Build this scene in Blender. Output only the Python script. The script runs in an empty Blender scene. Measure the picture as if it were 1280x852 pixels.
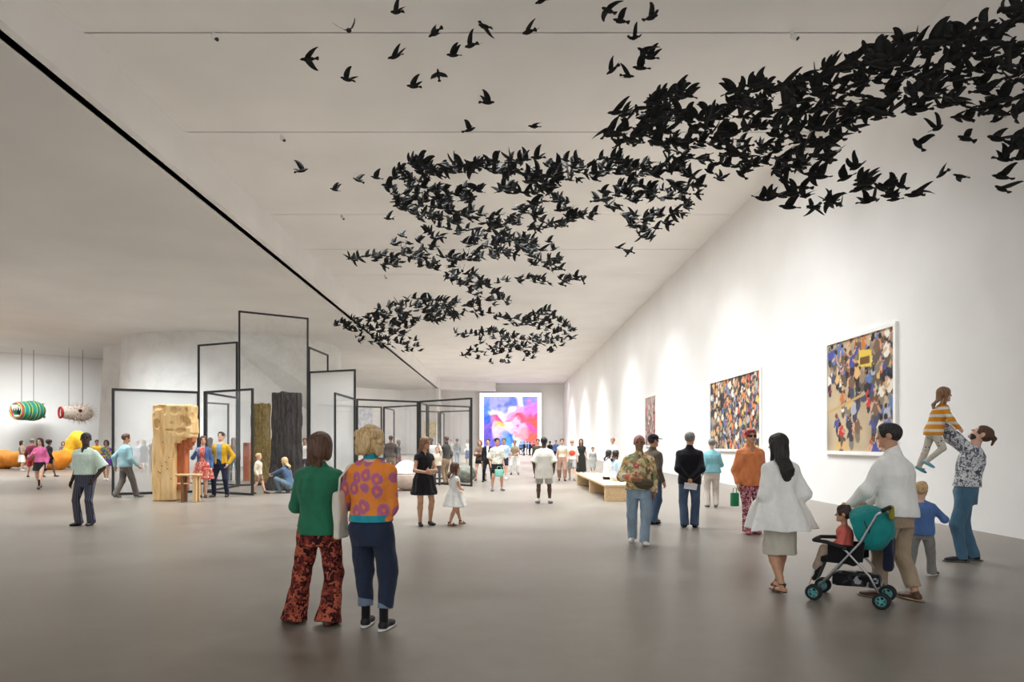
import bpy, bmesh, math, random
import numpy as np
from mathutils import Vector, Matrix, Euler
random.seed(7); np.random.seed(7)
PI = math.pi
SC = bpy.context.scene
COL = SC.collection

# ------------------------------------------------------------------ camera
F = 800.0            # focal length in pixels of the 1280 wide frame
EYE = 1.6
HX, HY = 630.0, 553.0   # vanishing point of the hall
cam_d = bpy.data.cameras.new('camera'); cam = bpy.data.objects.new('camera', cam_d); COL.objects.link(cam)
cam.location = (0, 0, EYE); cam.rotation_euler = (PI/2, 0, 0)
cam_d.sensor_width = 36; cam_d.lens = 36*F/1280
cam_d.shift_x = (640-HX)/1280; cam_d.shift_y = (HY-426)/1280
cam_d.clip_end = 400
SC.camera = cam

# ------------------------------------------------------------------ light
w = bpy.data.worlds.new('world'); SC.world = w; w.use_nodes = True
w.node_tree.nodes['Background'].inputs[0].default_value = (.96, .985, 1.0, 1)
w.node_tree.nodes['Background'].inputs[1].default_value = .95
SC.view_settings.view_transform = 'Standard'; SC.view_settings.look = 'None'
SC.view_settings.exposure = 0.30; SC.view_settings.gamma = 1.0
try: SC.view_settings.use_curve_mapping = False
except Exception: pass
LW = (.93, .975, 1.0)
def area(name, loc, rot, sx, sy, watts, spread=180, color=LW):
    l = bpy.data.lights.new(name, 'AREA'); l.shape = 'RECTANGLE'; l.size = sx; l.size_y = sy
    l.energy = watts; l.color = color; l.spread = math.radians(spread)
    o = bpy.data.objects.new(name, l); COL.objects.link(o); o.location = loc; o.rotation_euler = rot
    return o
HALL = [(13.4, 0.65), (17.6, 1.0), (23.9, 1.15), (32.5, 1.5), (43.2, 1.7), (56, 2.0), (68, 2.3), (81, 2.5)]
for y, k in HALL:            # added unseen fill strips under the high ceiling, stronger towards the far end
    area('added_hall_fill', (0, y+.2, 10.05), (0, 0, 0), 11, .6, 940*k, 112)
area('added_wall_fill', (3.2, 31, 9.95), (0, math.radians(-40), 0), .4, 32, 400, 100)   # added unseen fills that brighten the right wall, this line and the next
area('added_wall_fill', (3.2, 66, 9.95), (0, math.radians(-40), 0), .4, 38, 260, 100)
for x, y, p in [(-13.5, 17, 1300), (-26, 27, 2000), (-37, 40, 2600), (-22, 35, 1500), (-12.5, 32, 1500), (-13, 60, 2600), (-15, 74, 2400), (-46, 42, 2200)]:
    area('added_low_ceiling_fill', (x, y, 8.85), (0, 0, 0), 7, 5, p*.5, 115)  # added unseen fill under the low ceiling, no real fittings
area('added_wall_fill', (3.2, 84, 9.95), (math.radians(38), 0, 0), 10, .4, 200, 100)  # added unseen fill to lift the dim far wall
for loc, tgt, p in [((-34, 44, 8.8), (-40, 54, 2.6), 230), ((-43, 38, 8.8), (-48, 46, 2.6), 170), ((-24, 33, 8.8), (-23, 42.5, 2.2), 230), ((-13.5, 31, 8.8), (-17.5, 44, 1.5), 60), ((-15, 68, 8.8), (-18, 86, 2), 200)]:   # added unseen fills that brighten the left walls and the drum
    o_ = area('added_gallery_fill', loc, (0, 0, 0), 7, .6, p, 62); o_.rotation_euler = (Vector(tgt)-Vector(loc)).to_track_quat('-Z', 'Y').to_euler()
# ------------------------------------------------------------------ materials
def lin(c):
    return tuple(((v/255)/12.92 if v <= 10.3 else ((v/255+.055)/1.055)**2.4) for v in c) + (1,)
MATS = {}
def nodes(name):
    m = bpy.data.materials.new(name); m.use_nodes = True; nt = m.node_tree
    return m, nt, nt.nodes['Principled BSDF']
def obj_coord(nt, scale=(1, 1, 1)):
    tc = nt.nodes.new('ShaderNodeTexCoord'); mp = nt.nodes.new('ShaderNodeMapping')
    nt.links.new(tc.outputs['Object'], mp.inputs['Vector']); mp.inputs['Scale'].default_value = scale
    return mp.outputs['Vector']
def noise(nt, vec, scale, detail=3, dist=0):
    n = nt.nodes.new('ShaderNodeTexNoise'); n.inputs['Scale'].default_value = scale; n.inputs['Detail'].default_value = detail
    n.inputs['Distortion'].default_value = dist
    nt.links.new(vec, n.inputs['Vector']); return n
def ramp(nt, fac, stops, const=False):
    r = nt.nodes.new('ShaderNodeValToRGB'); cr = r.color_ramp
    if const: cr.interpolation = 'CONSTANT'
    while len(cr.elements) < len(stops): cr.elements.new(.5)
    for e, (p, c) in zip(cr.elements, stops): e.position = p; e.color = lin(c) if len(c) == 3 else c
    nt.links.new(fac, r.inputs['Fac']); return r.outputs['Color']
def bump(nt, b, height, strength, dist=.01):
    n = nt.nodes.new('ShaderNodeBump'); n.inputs['Strength'].default_value = strength; n.inputs['Distance'].default_value = dist
    nt.links.new(height, n.inputs['Height']); nt.links.new(n.outputs['Normal'], b.inputs['Normal'])
def plain(name, rgb, rough=.6, metal=0, var=.06, vscale=6, bmp=0, bscale=60, spec=.4):
    """solid colour with a little procedural variation"""
    if name in MATS: return MATS[name]
    m, nt, b = nodes(name)
    v = obj_coord(nt)
    n = noise(nt, v, vscale, 3)
    lo = tuple(max(0, c*(1-var)) for c in rgb); hi = tuple(min(255, c*(1+var)) for c in rgb)
    nt.links.new(ramp(nt, n.outputs['Fac'], [(.3, lo), (.7, hi)]), b.inputs['Base Color'])
    b.inputs['Roughness'].default_value = rough; b.inputs['Metallic'].default_value = metal
    b.inputs['Specular IOR Level'].default_value = spec
    if bmp: bump(nt, b, noise(nt, v, bscale, 2).outputs['Fac'], bmp)
    MATS[name] = m; return m
def fab(name, rgb, var=.10, rough=.9):
    if name in MATS: return MATS[name]
    m, nt, b = nodes(name)
    v = obj_coord(nt, (1, 1, .45)); n = noise(nt, v, 9, 4, .6)
    lo = tuple(c*(1-var) for c in rgb); hi = tuple(min(255, c*(1+var*.6)) for c in rgb)
    nt.links.new(ramp(nt, n.outputs['Fac'], [(.3, lo), (.7, hi)]), b.inputs['Base Color'])
    b.inputs['Roughness'].default_value = rough; b.inputs['Specular IOR Level'].default_value = .15
    b.inputs['Sheen Weight'].default_value = .15
    bump(nt, b, noise(nt, v, 14, 4, 1.2).outputs['Fac'], .55, .03)
    MATS[name] = m; return m
def prt(name, cols, scale=18, stretch=(1, 1, 1), rnd=1.0, dist=.15):
    """printed cloth: cells of several colours"""
    if name in MATS: return MATS[name]
    m, nt, b = nodes(name)
    v = obj_coord(nt, stretch)
    n = noise(nt, v, scale*.6, 2)
    mx = nt.nodes.new('ShaderNodeMix'); mx.data_type = 'VECTOR'; mx.inputs['Factor'].default_value = dist
    nt.links.new(v, mx.inputs[4]); nt.links.new(n.outputs['Color'], mx.inputs[5])
    vo = nt.nodes.new('ShaderNodeTexVoronoi'); vo.inputs['Scale'].default_value = scale; vo.inputs['Randomness'].default_value = rnd
    nt.links.new(mx.outputs[1], vo.inputs['Vector'])
    sp = nt.nodes.new('ShaderNodeSeparateColor'); nt.links.new(vo.outputs['Color'], sp.inputs['Color'])
    k = len(cols)
    nt.links.new(ramp(nt, sp.outputs[0], [(i/k, c) for i, c in enumerate(cols)], True), b.inputs['Base Color'])
    b.inputs['Roughness'].default_value = .88; b.inputs['Specular IOR Level'].default_value = .15
    bump(nt, b, noise(nt, v, 14, 4, 1.2).outputs['Fac'], .5, .03)
    MATS[name] = m; return m
def rings(name, stops, scale=9, stretch=(1, 1, .8)):
    """animal spot knit: rings of colour round random centres"""
    if name in MATS: return MATS[name]
    m, nt, b = nodes(name)
    v = obj_coord(nt, stretch)
    n = noise(nt, v, 8, 2)
    mx = nt.nodes.new('ShaderNodeMix'); mx.data_type = 'VECTOR'; mx.inputs['Factor'].default_value = .05
    nt.links.new(v, mx.inputs[4]); nt.links.new(n.outputs['Color'], mx.inputs[5])
    vo = nt.nodes.new('ShaderNodeTexVoronoi'); vo.inputs['Scale'].default_value = scale; vo.inputs['Randomness'].default_value = .55
    nt.links.new(mx.outputs[1], vo.inputs['Vector'])
    nt.links.new(ramp(nt, vo.outputs['Distance'], stops), b.inputs['Base Color'])
    b.inputs['Roughness'].default_value = .9; b.inputs['Specular IOR Level'].default_value = .1
    bump(nt, b, noise(nt, v, 16, 4, 1).outputs['Fac'], .5, .03)
    MATS[name] = m; return m
def stripes(name, cols, scale, axis=0, rough=.85):
    if name in MATS: return MATS[name]
    m, nt, b = nodes(name)
    v = obj_coord(nt)
    wv = nt.nodes.new('ShaderNodeTexWave'); wv.wave_type = 'BANDS'; wv.bands_direction = 'XYZ'[axis]
    wv.inputs['Scale'].default_value = scale; wv.inputs['Distortion'].default_value = .6; wv.inputs['Detail Scale'].default_value = .6
    nt.links.new(v, wv.inputs['Vector'])
    k = len(cols)
    nt.links.new(ramp(nt, wv.outputs['Fac'], [(i/k, c) for i, c in enumerate(cols)], True), b.inputs['Base Color'])
    b.inputs['Roughness'].default_value = rough; b.inputs['Specular IOR Level'].default_value = .2
    bump(nt, b, noise(nt, v, 14, 3, 1).outputs['Fac'], .4, .02)
    MATS[name] = m; return m
def hairmat(name, rgb, hi):
    if name in MATS: return MATS[name]
    m, nt, b = nodes(name)
    v = obj_coord(nt, (1, 1, .12)); n = noise(nt, v, 75, 3, .4)
    nt.links.new(ramp(nt, n.outputs['Fac'], [(.35, rgb), (.65, hi)]), b.inputs['Base Color'])
    b.inputs['Roughness'].default_value = .55
    bump(nt, b, n.outputs['Fac'], .6, .012)
    MATS[name] = m; return m
def skinmat(name, rgb):
    if name in MATS: return MATS[name]
    m, nt, b = nodes(name)
    v = obj_coord(nt); n = noise(nt, v, 12, 3)
    nt.links.new(ramp(nt, n.outputs['Fac'], [(.3, tuple(c*.93 for c in rgb)), (.7, tuple(min(255, c*1.04) for c in rgb))]), b.inputs['Base Color'])
    b.inputs['Roughness'].default_value = .5
    MATS[name] = m; return m

# ------------------------------------------------------------------ objects
def tag(o, label=None, cat=None, group=None, kind=None):
    if label: o['label'] = label
    if cat: o['category'] = cat
    if group: o['group'] = group
    if kind: o['kind'] = kind
    return o
def empty(name, loc, rz=0, rx=0, ry=0):
    o = bpy.data.objects.new(name, None); COL.objects.link(o)
    o.location = loc; o.rotation_euler = (rx, ry, rz); o.empty_display_size = .2
    return o
def link(name, me, mat, parent=None, smooth=False):
    o = bpy.data.objects.new(name, me); COL.objects.link(o)
    if mat is not None: me.materials.append(mat)
    if parent: o.parent = parent
    if smooth: me.polygons.foreach_set('use_smooth', [True]*len(me.polygons))
    return o
class MB:
    """collects shapes of ONE mesh object"""
    def __init__(s): s.v = []; s.f = []
    def add(s, vs, fs):
        b = len(s.v); s.v += [tuple(p) for p in vs]; s.f += [tuple(i+b for i in f) for f in fs]; return s
    def box(s, c, d, rz=0, bev=0):
        x, y, z = (k/2 for k in d); R = Matrix.Rotation(rz, 3, 'Z')
        if bev:
            b = min(bev, x*.9, y*.9, z*.9); bm = bmesh.new(); bmesh.ops.create_cube(bm, size=1)
            for v in bm.verts: v.co = Vector((v.co.x*2*x, v.co.y*2*y, v.co.z*2*z))
            bmesh.ops.bevel(bm, geom=bm.edges[:], offset=b, segments=2, affect='EDGES', profile=.5)
            bm.verts.index_update(); C = Vector(c)
            s.add([R@v.co+C for v in bm.verts], [[v.index for v in f.verts] for f in bm.faces]); bm.free(); return s
        vs = [Vector(c)+R@Vector((i*x, j*y, k*z)) for i in (-1, 1) for j in (-1, 1) for k in (-1, 1)]
        return s.add(vs, [(0, 1, 3, 2), (4, 6, 7, 5), (0, 4, 5, 1), (2, 3, 7, 6), (0, 2, 6, 4), (1, 5, 7, 3)])
    def tube(s, pts, r, n=8, caps=True):
        pts = [Vector(p) for p in pts]; rs = r if isinstance(r, (list, tuple)) else [r]*len(pts)
        vs = []; fs = []; up = None
        for i, p in enumerate(pts):
            t = (pts[min(i+1, len(pts)-1)]-pts[max(i-1, 0)]).normalized()
            if up is None: up = Vector((0, 0, 1)) if abs(t.z) < .9 else Vector((1, 0, 0))
            a = t.cross(up).normalized(); b = t.cross(a).normalized(); up = -b if (-b).dot(up) > 0 else b
            for k in range(n):
                q = 2*PI*k/n; vs.append(p+(a*math.cos(q)+up*math.sin(q))*rs[i])
        for i in range(len(pts)-1):
            for k in range(n):
                fs.append((i*n+k, i*n+(k+1) % n, (i+1)*n+(k+1) % n, (i+1)*n+k))
        if caps: fs.append(tuple(range(n-1, -1, -1))); fs.append(tuple((len(pts)-1)*n+k for k in range(n)))
        return s.add(vs, fs)
    def ball(s, c, r, n=12, m=8, R=None):
        rx, ry, rz = r if isinstance(r, (list, tuple)) else (r, r, r)
        vs = [(0, 0, -rz)]
        for j in range(1, m):
            a = -PI/2+PI*j/m
            for k in range(n): vs.append((rx*math.cos(a)*math.cos(2*PI*k/n), ry*math.cos(a)*math.sin(2*PI*k/n), rz*math.sin(a)))
        vs.append((0, 0, rz)); fs = []
        for k in range(n): fs.append((0, 1+(k+1) % n, 1+k)); fs.append((len(vs)-1, 1+(m-2)*n+k, 1+(m-2)*n+(k+1) % n))
        for j in range(m-2):
            for k in range(n): fs.append((1+j*n+k, 1+j*n+(k+1) % n, 1+(j+1)*n+(k+1) % n, 1+(j+1)*n+k))
        C = Vector(c)
        return s.add([(R@Vector(v) if R else Vector(v))+C for v in vs], fs)
    def ring(s, c, R1, r2, axis='X', n=20, m=8, arc=(0, 2*PI)):
        c = Vector(c); full = abs(arc[1]-arc[0]-2*PI) < 1e-6; pts = []
        for i in range(n+(0 if full else 1)):
            a = arc[0]+(arc[1]-arc[0])*i/n; ca, sa = math.cos(a)*R1, math.sin(a)*R1
            pts.append(c+Vector({'X': (0, ca, sa), 'Y': (ca, 0, sa), 'Z': (ca, sa, 0)}[axis]))
        if full: pts.append(pts[0])
        return s.tube(pts, r2, m, caps=not full)
    def build(s, name, mat, parent=None, smooth=False):
        me = bpy.data.meshes.new(name); me.from_pydata(s.v, [], s.f); me.validate(); me.update()
        bm = bmesh.new(); bm.from_mesh(me); bmesh.ops.recalc_face_normals(bm, faces=bm.faces[:]); bm.to_mesh(me); bm.free()
        return link(name, me, mat, parent, smooth)

# ------------------------------------------------------------------ signed-distance modeller (smooth union -> one continuous surface)
class Sdf:
    def __init__(s, k=.02): s.p = []; s.k = k; s.fold = None
    def cap(s, a, b, r0, r1, k=None, flat=False, sub=False):
        a = np.array(a, float); b = np.array(b, float); ab = b-a; L2 = max(1e-9, ab@ab); n = ab/math.sqrt(L2); r = max(r0, r1)
        def f(X, Y, Z):
            vx, vy, vz = X-a[0], Y-a[1], Z-a[2]
            t0 = (vx*ab[0]+vy*ab[1]+vz*ab[2])/L2; t = np.clip(t0, 0, 1)
            d = np.sqrt((vx-t*ab[0])**2+(vy-t*ab[1])**2+(vz-t*ab[2])**2)-(r0+(r1-r0)*t)
            if flat: d = np.maximum(d, (t0-1)*math.sqrt(L2))
            return d
        s.p.append((f, np.minimum(a, b)-r, np.maximum(a, b)+r, s.k if k is None else k, sub)); return s
    def ell(s, c, r, R=None, k=None, sub=False):
        c = np.array(c, float); r = np.array(r, float); m = r.max() if R is not None else r
        Rm = np.array(R) if R is not None else np.eye(3)
        def f(X, Y, Z):
            x, y, z = X-c[0], Y-c[1], Z-c[2]
            q = [(Rm[0, i]*x+Rm[1, i]*y+Rm[2, i]*z)/r[i] for i in range(3)]
            k0 = np.sqrt(q[0]**2+q[1]**2+q[2]**2)+1e-9; k1 = np.sqrt((q[0]/r[0])**2+(q[1]/r[1])**2+(q[2]/r[2])**2)+1e-9
            return k0*(k0-1)/k1
        s.p.append((f, c-m, c+m, s.k if k is None else k, sub)); return s
    def box(s, c, h, rnd=.01, R=None, k=None, sub=False):
        c = np.array(c, float); h = np.array(h, float)-rnd; Rm = np.array(R) if R is not None else np.eye(3); m = np.linalg.norm(h+rnd) if R is not None else h+rnd
        def f(X, Y, Z):
            x, y, z = X-c[0], Y-c[1], Z-c[2]
            q = [np.abs(Rm[0, i]*x+Rm[1, i]*y+Rm[2, i]*z)-h[i] for i in range(3)]
            return np.sqrt(sum(np.maximum(v, 0)**2 for v in q))+np.minimum(np.maximum(np.maximum(q[0], q[1]), q[2]), 0)-rnd
        s.p.append((f, c-m, c+m, s.k if k is None else k, sub)); return s
    def loft(s, secs, rip=None, k=None, sub=False, pw=2.0):
        """secs: (z, cx, cy, rx, ry) upwards; rip = (n, amp_bottom, amp_top, phase)"""
        A = np.array(sorted(secs), float); z0, z1 = A[0, 0], A[-1, 0]
        mr = A[:, 3:5].max()*(1.3 if rip else 1.02)
        lo = np.array([(A[:, 1]).min()-mr, A[:, 2].min()-mr, z0]); hi = np.array([A[:, 1].max()+mr, A[:, 2].max()+mr, z1])
        def f(X, Y, Z):
            zz = np.clip(Z, z0, z1); cx, cy, rx, ry = (np.interp(zz, A[:, 0], A[:, i]) for i in (1, 2, 3, 4))
            x = (X-cx); y = (Y-cy); q = (np.abs(x/rx)**pw+np.abs(y/ry)**pw)**(1/pw)
            if rip:
                th = np.arctan2(y/ry, x/rx); t = (zz-z0)/(z1-z0)
                am = rip[1]*(1-t)+rip[2]*t
                q = q-am*(np.sin(rip[0]*th+rip[3])+.5*np.sin(rip[0]*1.7//1*th+2*rip[3]+4*t))
            d = (q-1)*np.minimum(rx, ry)
            return np.maximum(d, np.maximum(z0-Z, Z-z1))
        s.p.append((f, lo, hi, s.k if k is None else k, sub)); return s
    def mesh(s, name, h, clipz=None):
        lo = np.min([p[1] for p in s.p if not p[4]], axis=0)-2.5*h; hi = np.max([p[2] for p in s.p if not p[4]], axis=0)+2.5*h
        n = np.ceil((hi-lo)/h).astype(int)+1
        ax = [lo[i]+h*np.arange(n[i]) for i in range(3)]
        Fd = np.full(n, .3)
        for f, l, u, k, sub in s.p:
            m = k+3*h
            i0 = np.maximum(0, np.floor((l-m-lo)/h).astype(int)); i1 = np.minimum(n, np.ceil((u+m-lo)/h).astype(int)+1)
            if (i1 <= i0).any(): continue
            sl = tuple(slice(i0[i], i1[i]) for i in range(3))
            X, Y, Z = ax[0][sl[0]][:, None, None], ax[1][sl[1]][None, :, None], ax[2][sl[2]][None, None, :]
            d = f(X, Y, Z); g = Fd[sl]
            if sub:
                kk = .008; e = np.maximum(kk-np.abs(g+d), 0)/kk; Fd[sl] = np.maximum(g, -d)+e*e*kk*.25
            elif k > 0:
                e = np.maximum(k-np.abs(g-d), 0)/k; Fd[sl] = np.minimum(g, d)-e*e*k*.25
            else: Fd[sl] = np.minimum(g, d)
        if s.fold:
            X, Y, Z = ax[0][:, None, None], ax[1][None, :, None], ax[2][None, None, :]
            Fd = Fd+s.fold(X, Y, Z)
        if clipz is not None: Fd = np.maximum(Fd, clipz-ax[2][None, None, :])
        Fd[0] = Fd[-1] = .3; Fd[:, 0] = Fd[:, -1] = .3; Fd[:, :, 0] = Fd[:, :, -1] = .3
        return nets(name, Fd, lo, h)
def nets(name, Fd, lo, h):
    S = Fd < 0
    cs = sum(S[i:S.shape[0]-1+i, j:S.shape[1]-1+j, k:S.shape[2]-1+k].astype(np.int8) for i in (0, 1) for j in (0, 1) for k in (0, 1))
    act = np.argwhere((cs > 0) & (cs < 8))
    idx = np.full(cs.shape, -1, int); idx[tuple(act.T)] = np.arange(len(act))
    acc = np.zeros((len(act), 3)); cnt = np.zeros(len(act))
    for a in range(3):
        for c in range(4):
            o = [0, 0, 0]; o[(a+1) % 3] = c & 1; o[(a+2) % 3] = c >> 1; o = np.array(o); e = np.zeros(3, int); e[a] = 1
            f0 = Fd[tuple((act+o).T)]; f1 = Fd[tuple((act+o+e).T)]; m = (f0 < 0) != (f1 < 0)
            t = np.where(m, f0/np.where(m, f0-f1, 1), 0)
            acc += (o[None]+t[:, None]*e[None])*m[:, None]; cnt += m
    V = lo+(act+acc/cnt[:, None])*h
    quads = []
    for a in range(3):
        b, c = (a+1) % 3, (a+2) % 3
        sl0 = [slice(None)]*3; sl1 = [slice(None)]*3; sl0[a] = slice(0, -1); sl1[a] = slice(1, None)
        A = S[tuple(sl0)]; B = S[tuple(sl1)]; E = np.argwhere(A != B)
        E = E[(E[:, b] > 0) & (E[:, c] > 0) & (E[:, b] < cs.shape[b]) & (E[:, c] < cs.shape[c])]
        eb = np.zeros(3, int); eb[b] = 1; ec = np.zeros(3, int); ec[c] = 1
        q = np.stack([idx[tuple((E-eb-ec).T)], idx[tuple((E-ec).T)], idx[tuple(E.T)], idx[tuple((E-eb).T)]], 1)
        ins = A[tuple(E.T)]; q[~ins] = q[~ins][:, ::-1]; quads.append(q)
    Q = np.concatenate(quads); Q = Q[(Q >= 0).all(1)]
    me = bpy.data.meshes.new(name); me.vertices.add(len(V)); me.vertices.foreach_set('co', V.astype(np.float32).ravel())
    me.loops.add(Q.size); me.loops.foreach_set('vertex_index', Q.astype(np.int32).ravel())
    me.polygons.add(len(Q)); me.polygons.foreach_set('loop_start', np.arange(0, Q.size, 4, dtype=np.int32))
    me.update(calc_edges=True); me.validate()
    me.polygons.foreach_set('use_smooth', np.ones(len(me.polygons), dtype=bool))
    return me
def folds(amp, seed=0, fz=9, fx=26):
    r = np.random.RandomState(seed); ph = r.rand(6)*6.28; a = r.uniform(.6, 1.4, 6)
    def f(X, Y, Z):
        return amp*(np.sin(fx*a[0]*X+fz*a[1]*Z+ph[0])*.5+np.sin(fx*a[2]*Y-fz*1.3*a[3]*Z+ph[1]+1.5*np.sin(fx*.4*X+ph[3]))*.5+.5*np.sin(fz*2.6*Z+fx*.8*X+ph[2]+2*np.sin(9*Y+ph[4])))
    return f
def at(x, y_px, d):      # image direction -> point at distance d, used to survey real positions
    return Vector(((x-HX)*d/F, d, EYE+(HY-y_px)*d/F))
def gd(yf): return EYE*F/(yf-HY)   # ground distance from the image row of the feet
# ------------------------------------------------------------------ the room
XR, XL, ZC, ZL = 8.6, -8.75, EYE+8.53, EYE+7.35      # right wall, fascia, high ceiling, low ceiling
YF, YN = 93.0, -4.0
M_wall = plain('wall_plaster', (236, 233, 230), .75, var=.015, vscale=.5, bmp=.05, bscale=30, spec=.2)
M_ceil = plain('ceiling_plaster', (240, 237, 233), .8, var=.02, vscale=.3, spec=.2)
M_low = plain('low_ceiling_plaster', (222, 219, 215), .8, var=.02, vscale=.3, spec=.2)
M_dark = plain('shadow_gap', (60, 56, 52), .9)
M_conc = None
def concrete():
    m, nt, b = nodes('drum_concrete'); v = obj_coord(nt, (1, 1, 1))
    n = noise(nt, v, .8, 6, .5); n2 = noise(nt, v, 7, 4)
    mx = nt.nodes.new('ShaderNodeMath'); mx.operation = 'MULTIPLY_ADD'; mx.inputs[1].default_value = .3
    nt.links.new(n2.outputs['Fac'], mx.inputs[0]); nt.links.new(n.outputs['Fac'], mx.inputs[2])
    nt.links.new(ramp(nt, mx.outputs[0], [(.42, (206, 206, 204)), (.62, (216, 216, 213)), (.8, (222, 221, 218))]), b.inputs['Base Color'])
    b.inputs['Roughness'].default_value = .75; bump(nt, b, n2.outputs['Fac'], .15, .02); return m
M_conc = concrete()
def floor_mat():
    m, nt, b = nodes('polished_concrete'); v = obj_coord(nt)
    n = noise(nt, v, .35, 6, .6); n2 = noise(nt, v, 3.5, 5, .3); n3 = noise(nt, v, 60, 2)
    a = nt.nodes.new('ShaderNodeMath'); a.operation = 'MULTIPLY_ADD'; a.inputs[1].default_value = .35
    nt.links.new(n2.outputs['Fac'], a.inputs[0]); nt.links.new(n.outputs['Fac'], a.inputs[2])
    nt.links.new(ramp(nt, a.outputs[0], [(.45, (108, 99, 89)), (.65, (122, 113, 103)), (.85, (134, 126, 116))]), b.inputs['Base Color'])
    r = nt.nodes.new('ShaderNodeMapRange'); r.inputs['To Min'].default_value = .24; r.inputs['To Max'].default_value = .42
    nt.links.new(a.outputs[0], r.inputs['Value']); nt.links.new(r.outputs[0], b.inputs['Roughness'])
    b.inputs['Specular IOR Level'].default_value = .5
    bump(nt, b, n3.outputs['Fac'], .02, .002); return m
def struct(o): o['kind'] = 'structure'; return o
struct(MB().box((-24, 45, -.15), (90, 104, .3)).build('floor', floor_mat()))
# high ceiling: slabs with open joints over a dark void
joints = [YN, 9.1, 13.33, 17.59, 23.94, 28.26, 32.5, 39.0, 43.2, 47.5, 51.8, 56, 60.3, 64.5, 68.8, 73, 77.3, 81.5, 85.8, YF+.3]
c = MB()
for a, b in zip(joints, joints[1:]): c.box(((XR+XL)/2, (a+b)/2, ZC+.1), (XR-XL, b-a-.05, .2))
struct(c.build('ceiling', M_ceil))
struct(MB().box(((XR+XL)/2, (YF+YN)/2, ZC+.3), (XR-XL+.6, YF-YN+1, .16)).build('trim_1', M_dark))
struct(MB().box((XR+.2, (YF+YN)/2, (ZC+.4)/2), (.4, YF-YN+.8, ZC+.4)).build('wall_right', M_wall))
struct(MB().box((0, YF+.2, (ZC+.4)/2), (19, .4, ZC+.4)).build('wall_back', M_wall))
# fascia along the edge of the low ceiling, with its shadow gap
struct(MB().box((XL-.2, (YN+88.3)/2, (ZC+.4+ZL)/2), (.4, 88.3-YN, ZC+.4-ZL)).build('trim_2', M_wall))
struct(MB().box((XL-.412, (YN+88.3)/2, ZL+.03), (.022, 88.3-YN, .06)).build('trim_3', M_dark))
# header that turns across the far end
struct(MB().add([(XL-.2, 87.2, ZL-.02), (-1.2, 90.8, ZL+.02), (-1.2, 93, ZL+.02), (XL-.2, 93, ZL-.02), (XL-.2, 87.2, ZC+.1), (-1.2, 90.8, ZC+.1), (-1.2, 93, ZC+.1), (XL-.2, 93, ZC+.1)],
     [(0, 3, 2, 1), (4, 5, 6, 7), (0, 1, 5, 4), (1, 2, 6, 5), (2, 3, 7, 6), (3, 0, 4, 7)]).build('trim_4', M_wall))
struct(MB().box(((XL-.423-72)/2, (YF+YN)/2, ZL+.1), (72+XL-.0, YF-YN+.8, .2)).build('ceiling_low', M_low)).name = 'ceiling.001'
# polygonal far walls of the left gallery
plan = [(-70, 29), (-41, 52), (-35.3, 56.5), (-21.5, 83.4), (-14.5, 90), (XL-.1, 86.6), (XL-.1, 93.2)]
for i, (a, b) in enumerate(zip(plan, plan[1:])):
    a, b = Vector(a), Vector(b); d = (b-a); L = d.length
    struct(MB().box(((a.x+b.x)/2-d.y/L*.15, (a.y+b.y)/2+d.x/L*.15, ZL/2), (L+.1, .3, ZL), math.atan2(d.y, d.x)).build('wall_left', M_wall))
# concrete drum with its spiral soffit
DC = Vector((-21.4, 49.2)); R1 = 6.9
m = MB(); N = 96; zs = [(0, R1+.35), (3, R1+.2), (ZL, R1)]
vs = []
for z, r in zs:
    for k in range(N): a = 2*PI*k/N; vs.append((DC.x+r*math.cos(a), DC.y+r*math.sin(a), z))
fs = [(j*N+k, j*N+(k+1) % N, (j+1)*N+(k+1) % N, (j+1)*N+k) for j in range(2) for k in range(N)]
m.add(vs, fs); struct(m.build('wall_drum', M_conc, None, True))
m = MB(); vs = []; K = 64; a0 = math.radians(-80); a1 = math.radians(75)
for i in range(K+1):
    t = i/K; a = a0+(a1-a0)*t; dg = math.degrees(a)+80; ro = R1+.03+float(np.interp(dg, [0, 20, 50, 90], [0, .7, 1.5, 1.7])); zb = ZL-float(np.interp(dg, [0, 20, 33, 50, 65, 80, 110, 160], [.02, .75, 1.75, 3.2, 4.1, 4.8, 5.6, 6.2]))
    zi = zb-float(np.interp(dg, [0, 20, 40, 80], [0, 1.0, 1.25, 1.3]))
    co, si = math.cos(a), math.sin(a)
    for r, z in ((ro, ZL), (ro, zb), (R1-.5, zi), (R1-.5, ZL)): vs.append((DC.x+r*co, DC.y+r*si, z))
fs = []
for i in range(K):
    for j in range(4): fs.append((i*4+j, i*4+(j+1) % 4, i*4+4+(j+1) % 4, i*4+4+j))
fs += [(0, 1, 2, 3), (K*4+3, K*4+2, K*4+1, K*4)]
m.add(vs, fs); o = struct(m.build('wall_spiral', M_conc, None, False))
for n_, p_ in (('wall_drum', 30), ('wall_spiral', 30)):
    bpy.data.objects[n_].data.set_sharp_from_angle(angle=math.radians(p_))
    bpy.data.objects[n_].data.polygons.foreach_set('use_smooth', [True]*len(bpy.data.objects[n_].data.polygons))
# leaning concrete slab left of the drum
p = [at(128, 553, 49), at(156, 553, 47)]
xs = [p[0].x, p[1].x]
bx = [at(121, 553, 49).x, at(150, 553, 47).x]
struct(MB().add([(bx[0], 49, 0), (bx[1]+.5, 47, 0), (bx[1]+.5, 50, 0), (bx[0], 52, 0), (xs[0]+.1, 49, ZL), (xs[1]+1, 47, ZL), (xs[1]+1, 50, ZL), (xs[0]+.1, 52, ZL)],
     [(0, 3, 2, 1), (4, 5, 6, 7), (0, 1, 5, 4), (1, 2, 6, 5), (2, 3, 7, 6), (3, 0, 4, 7)]).build('wall_slab', M_conc))
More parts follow.
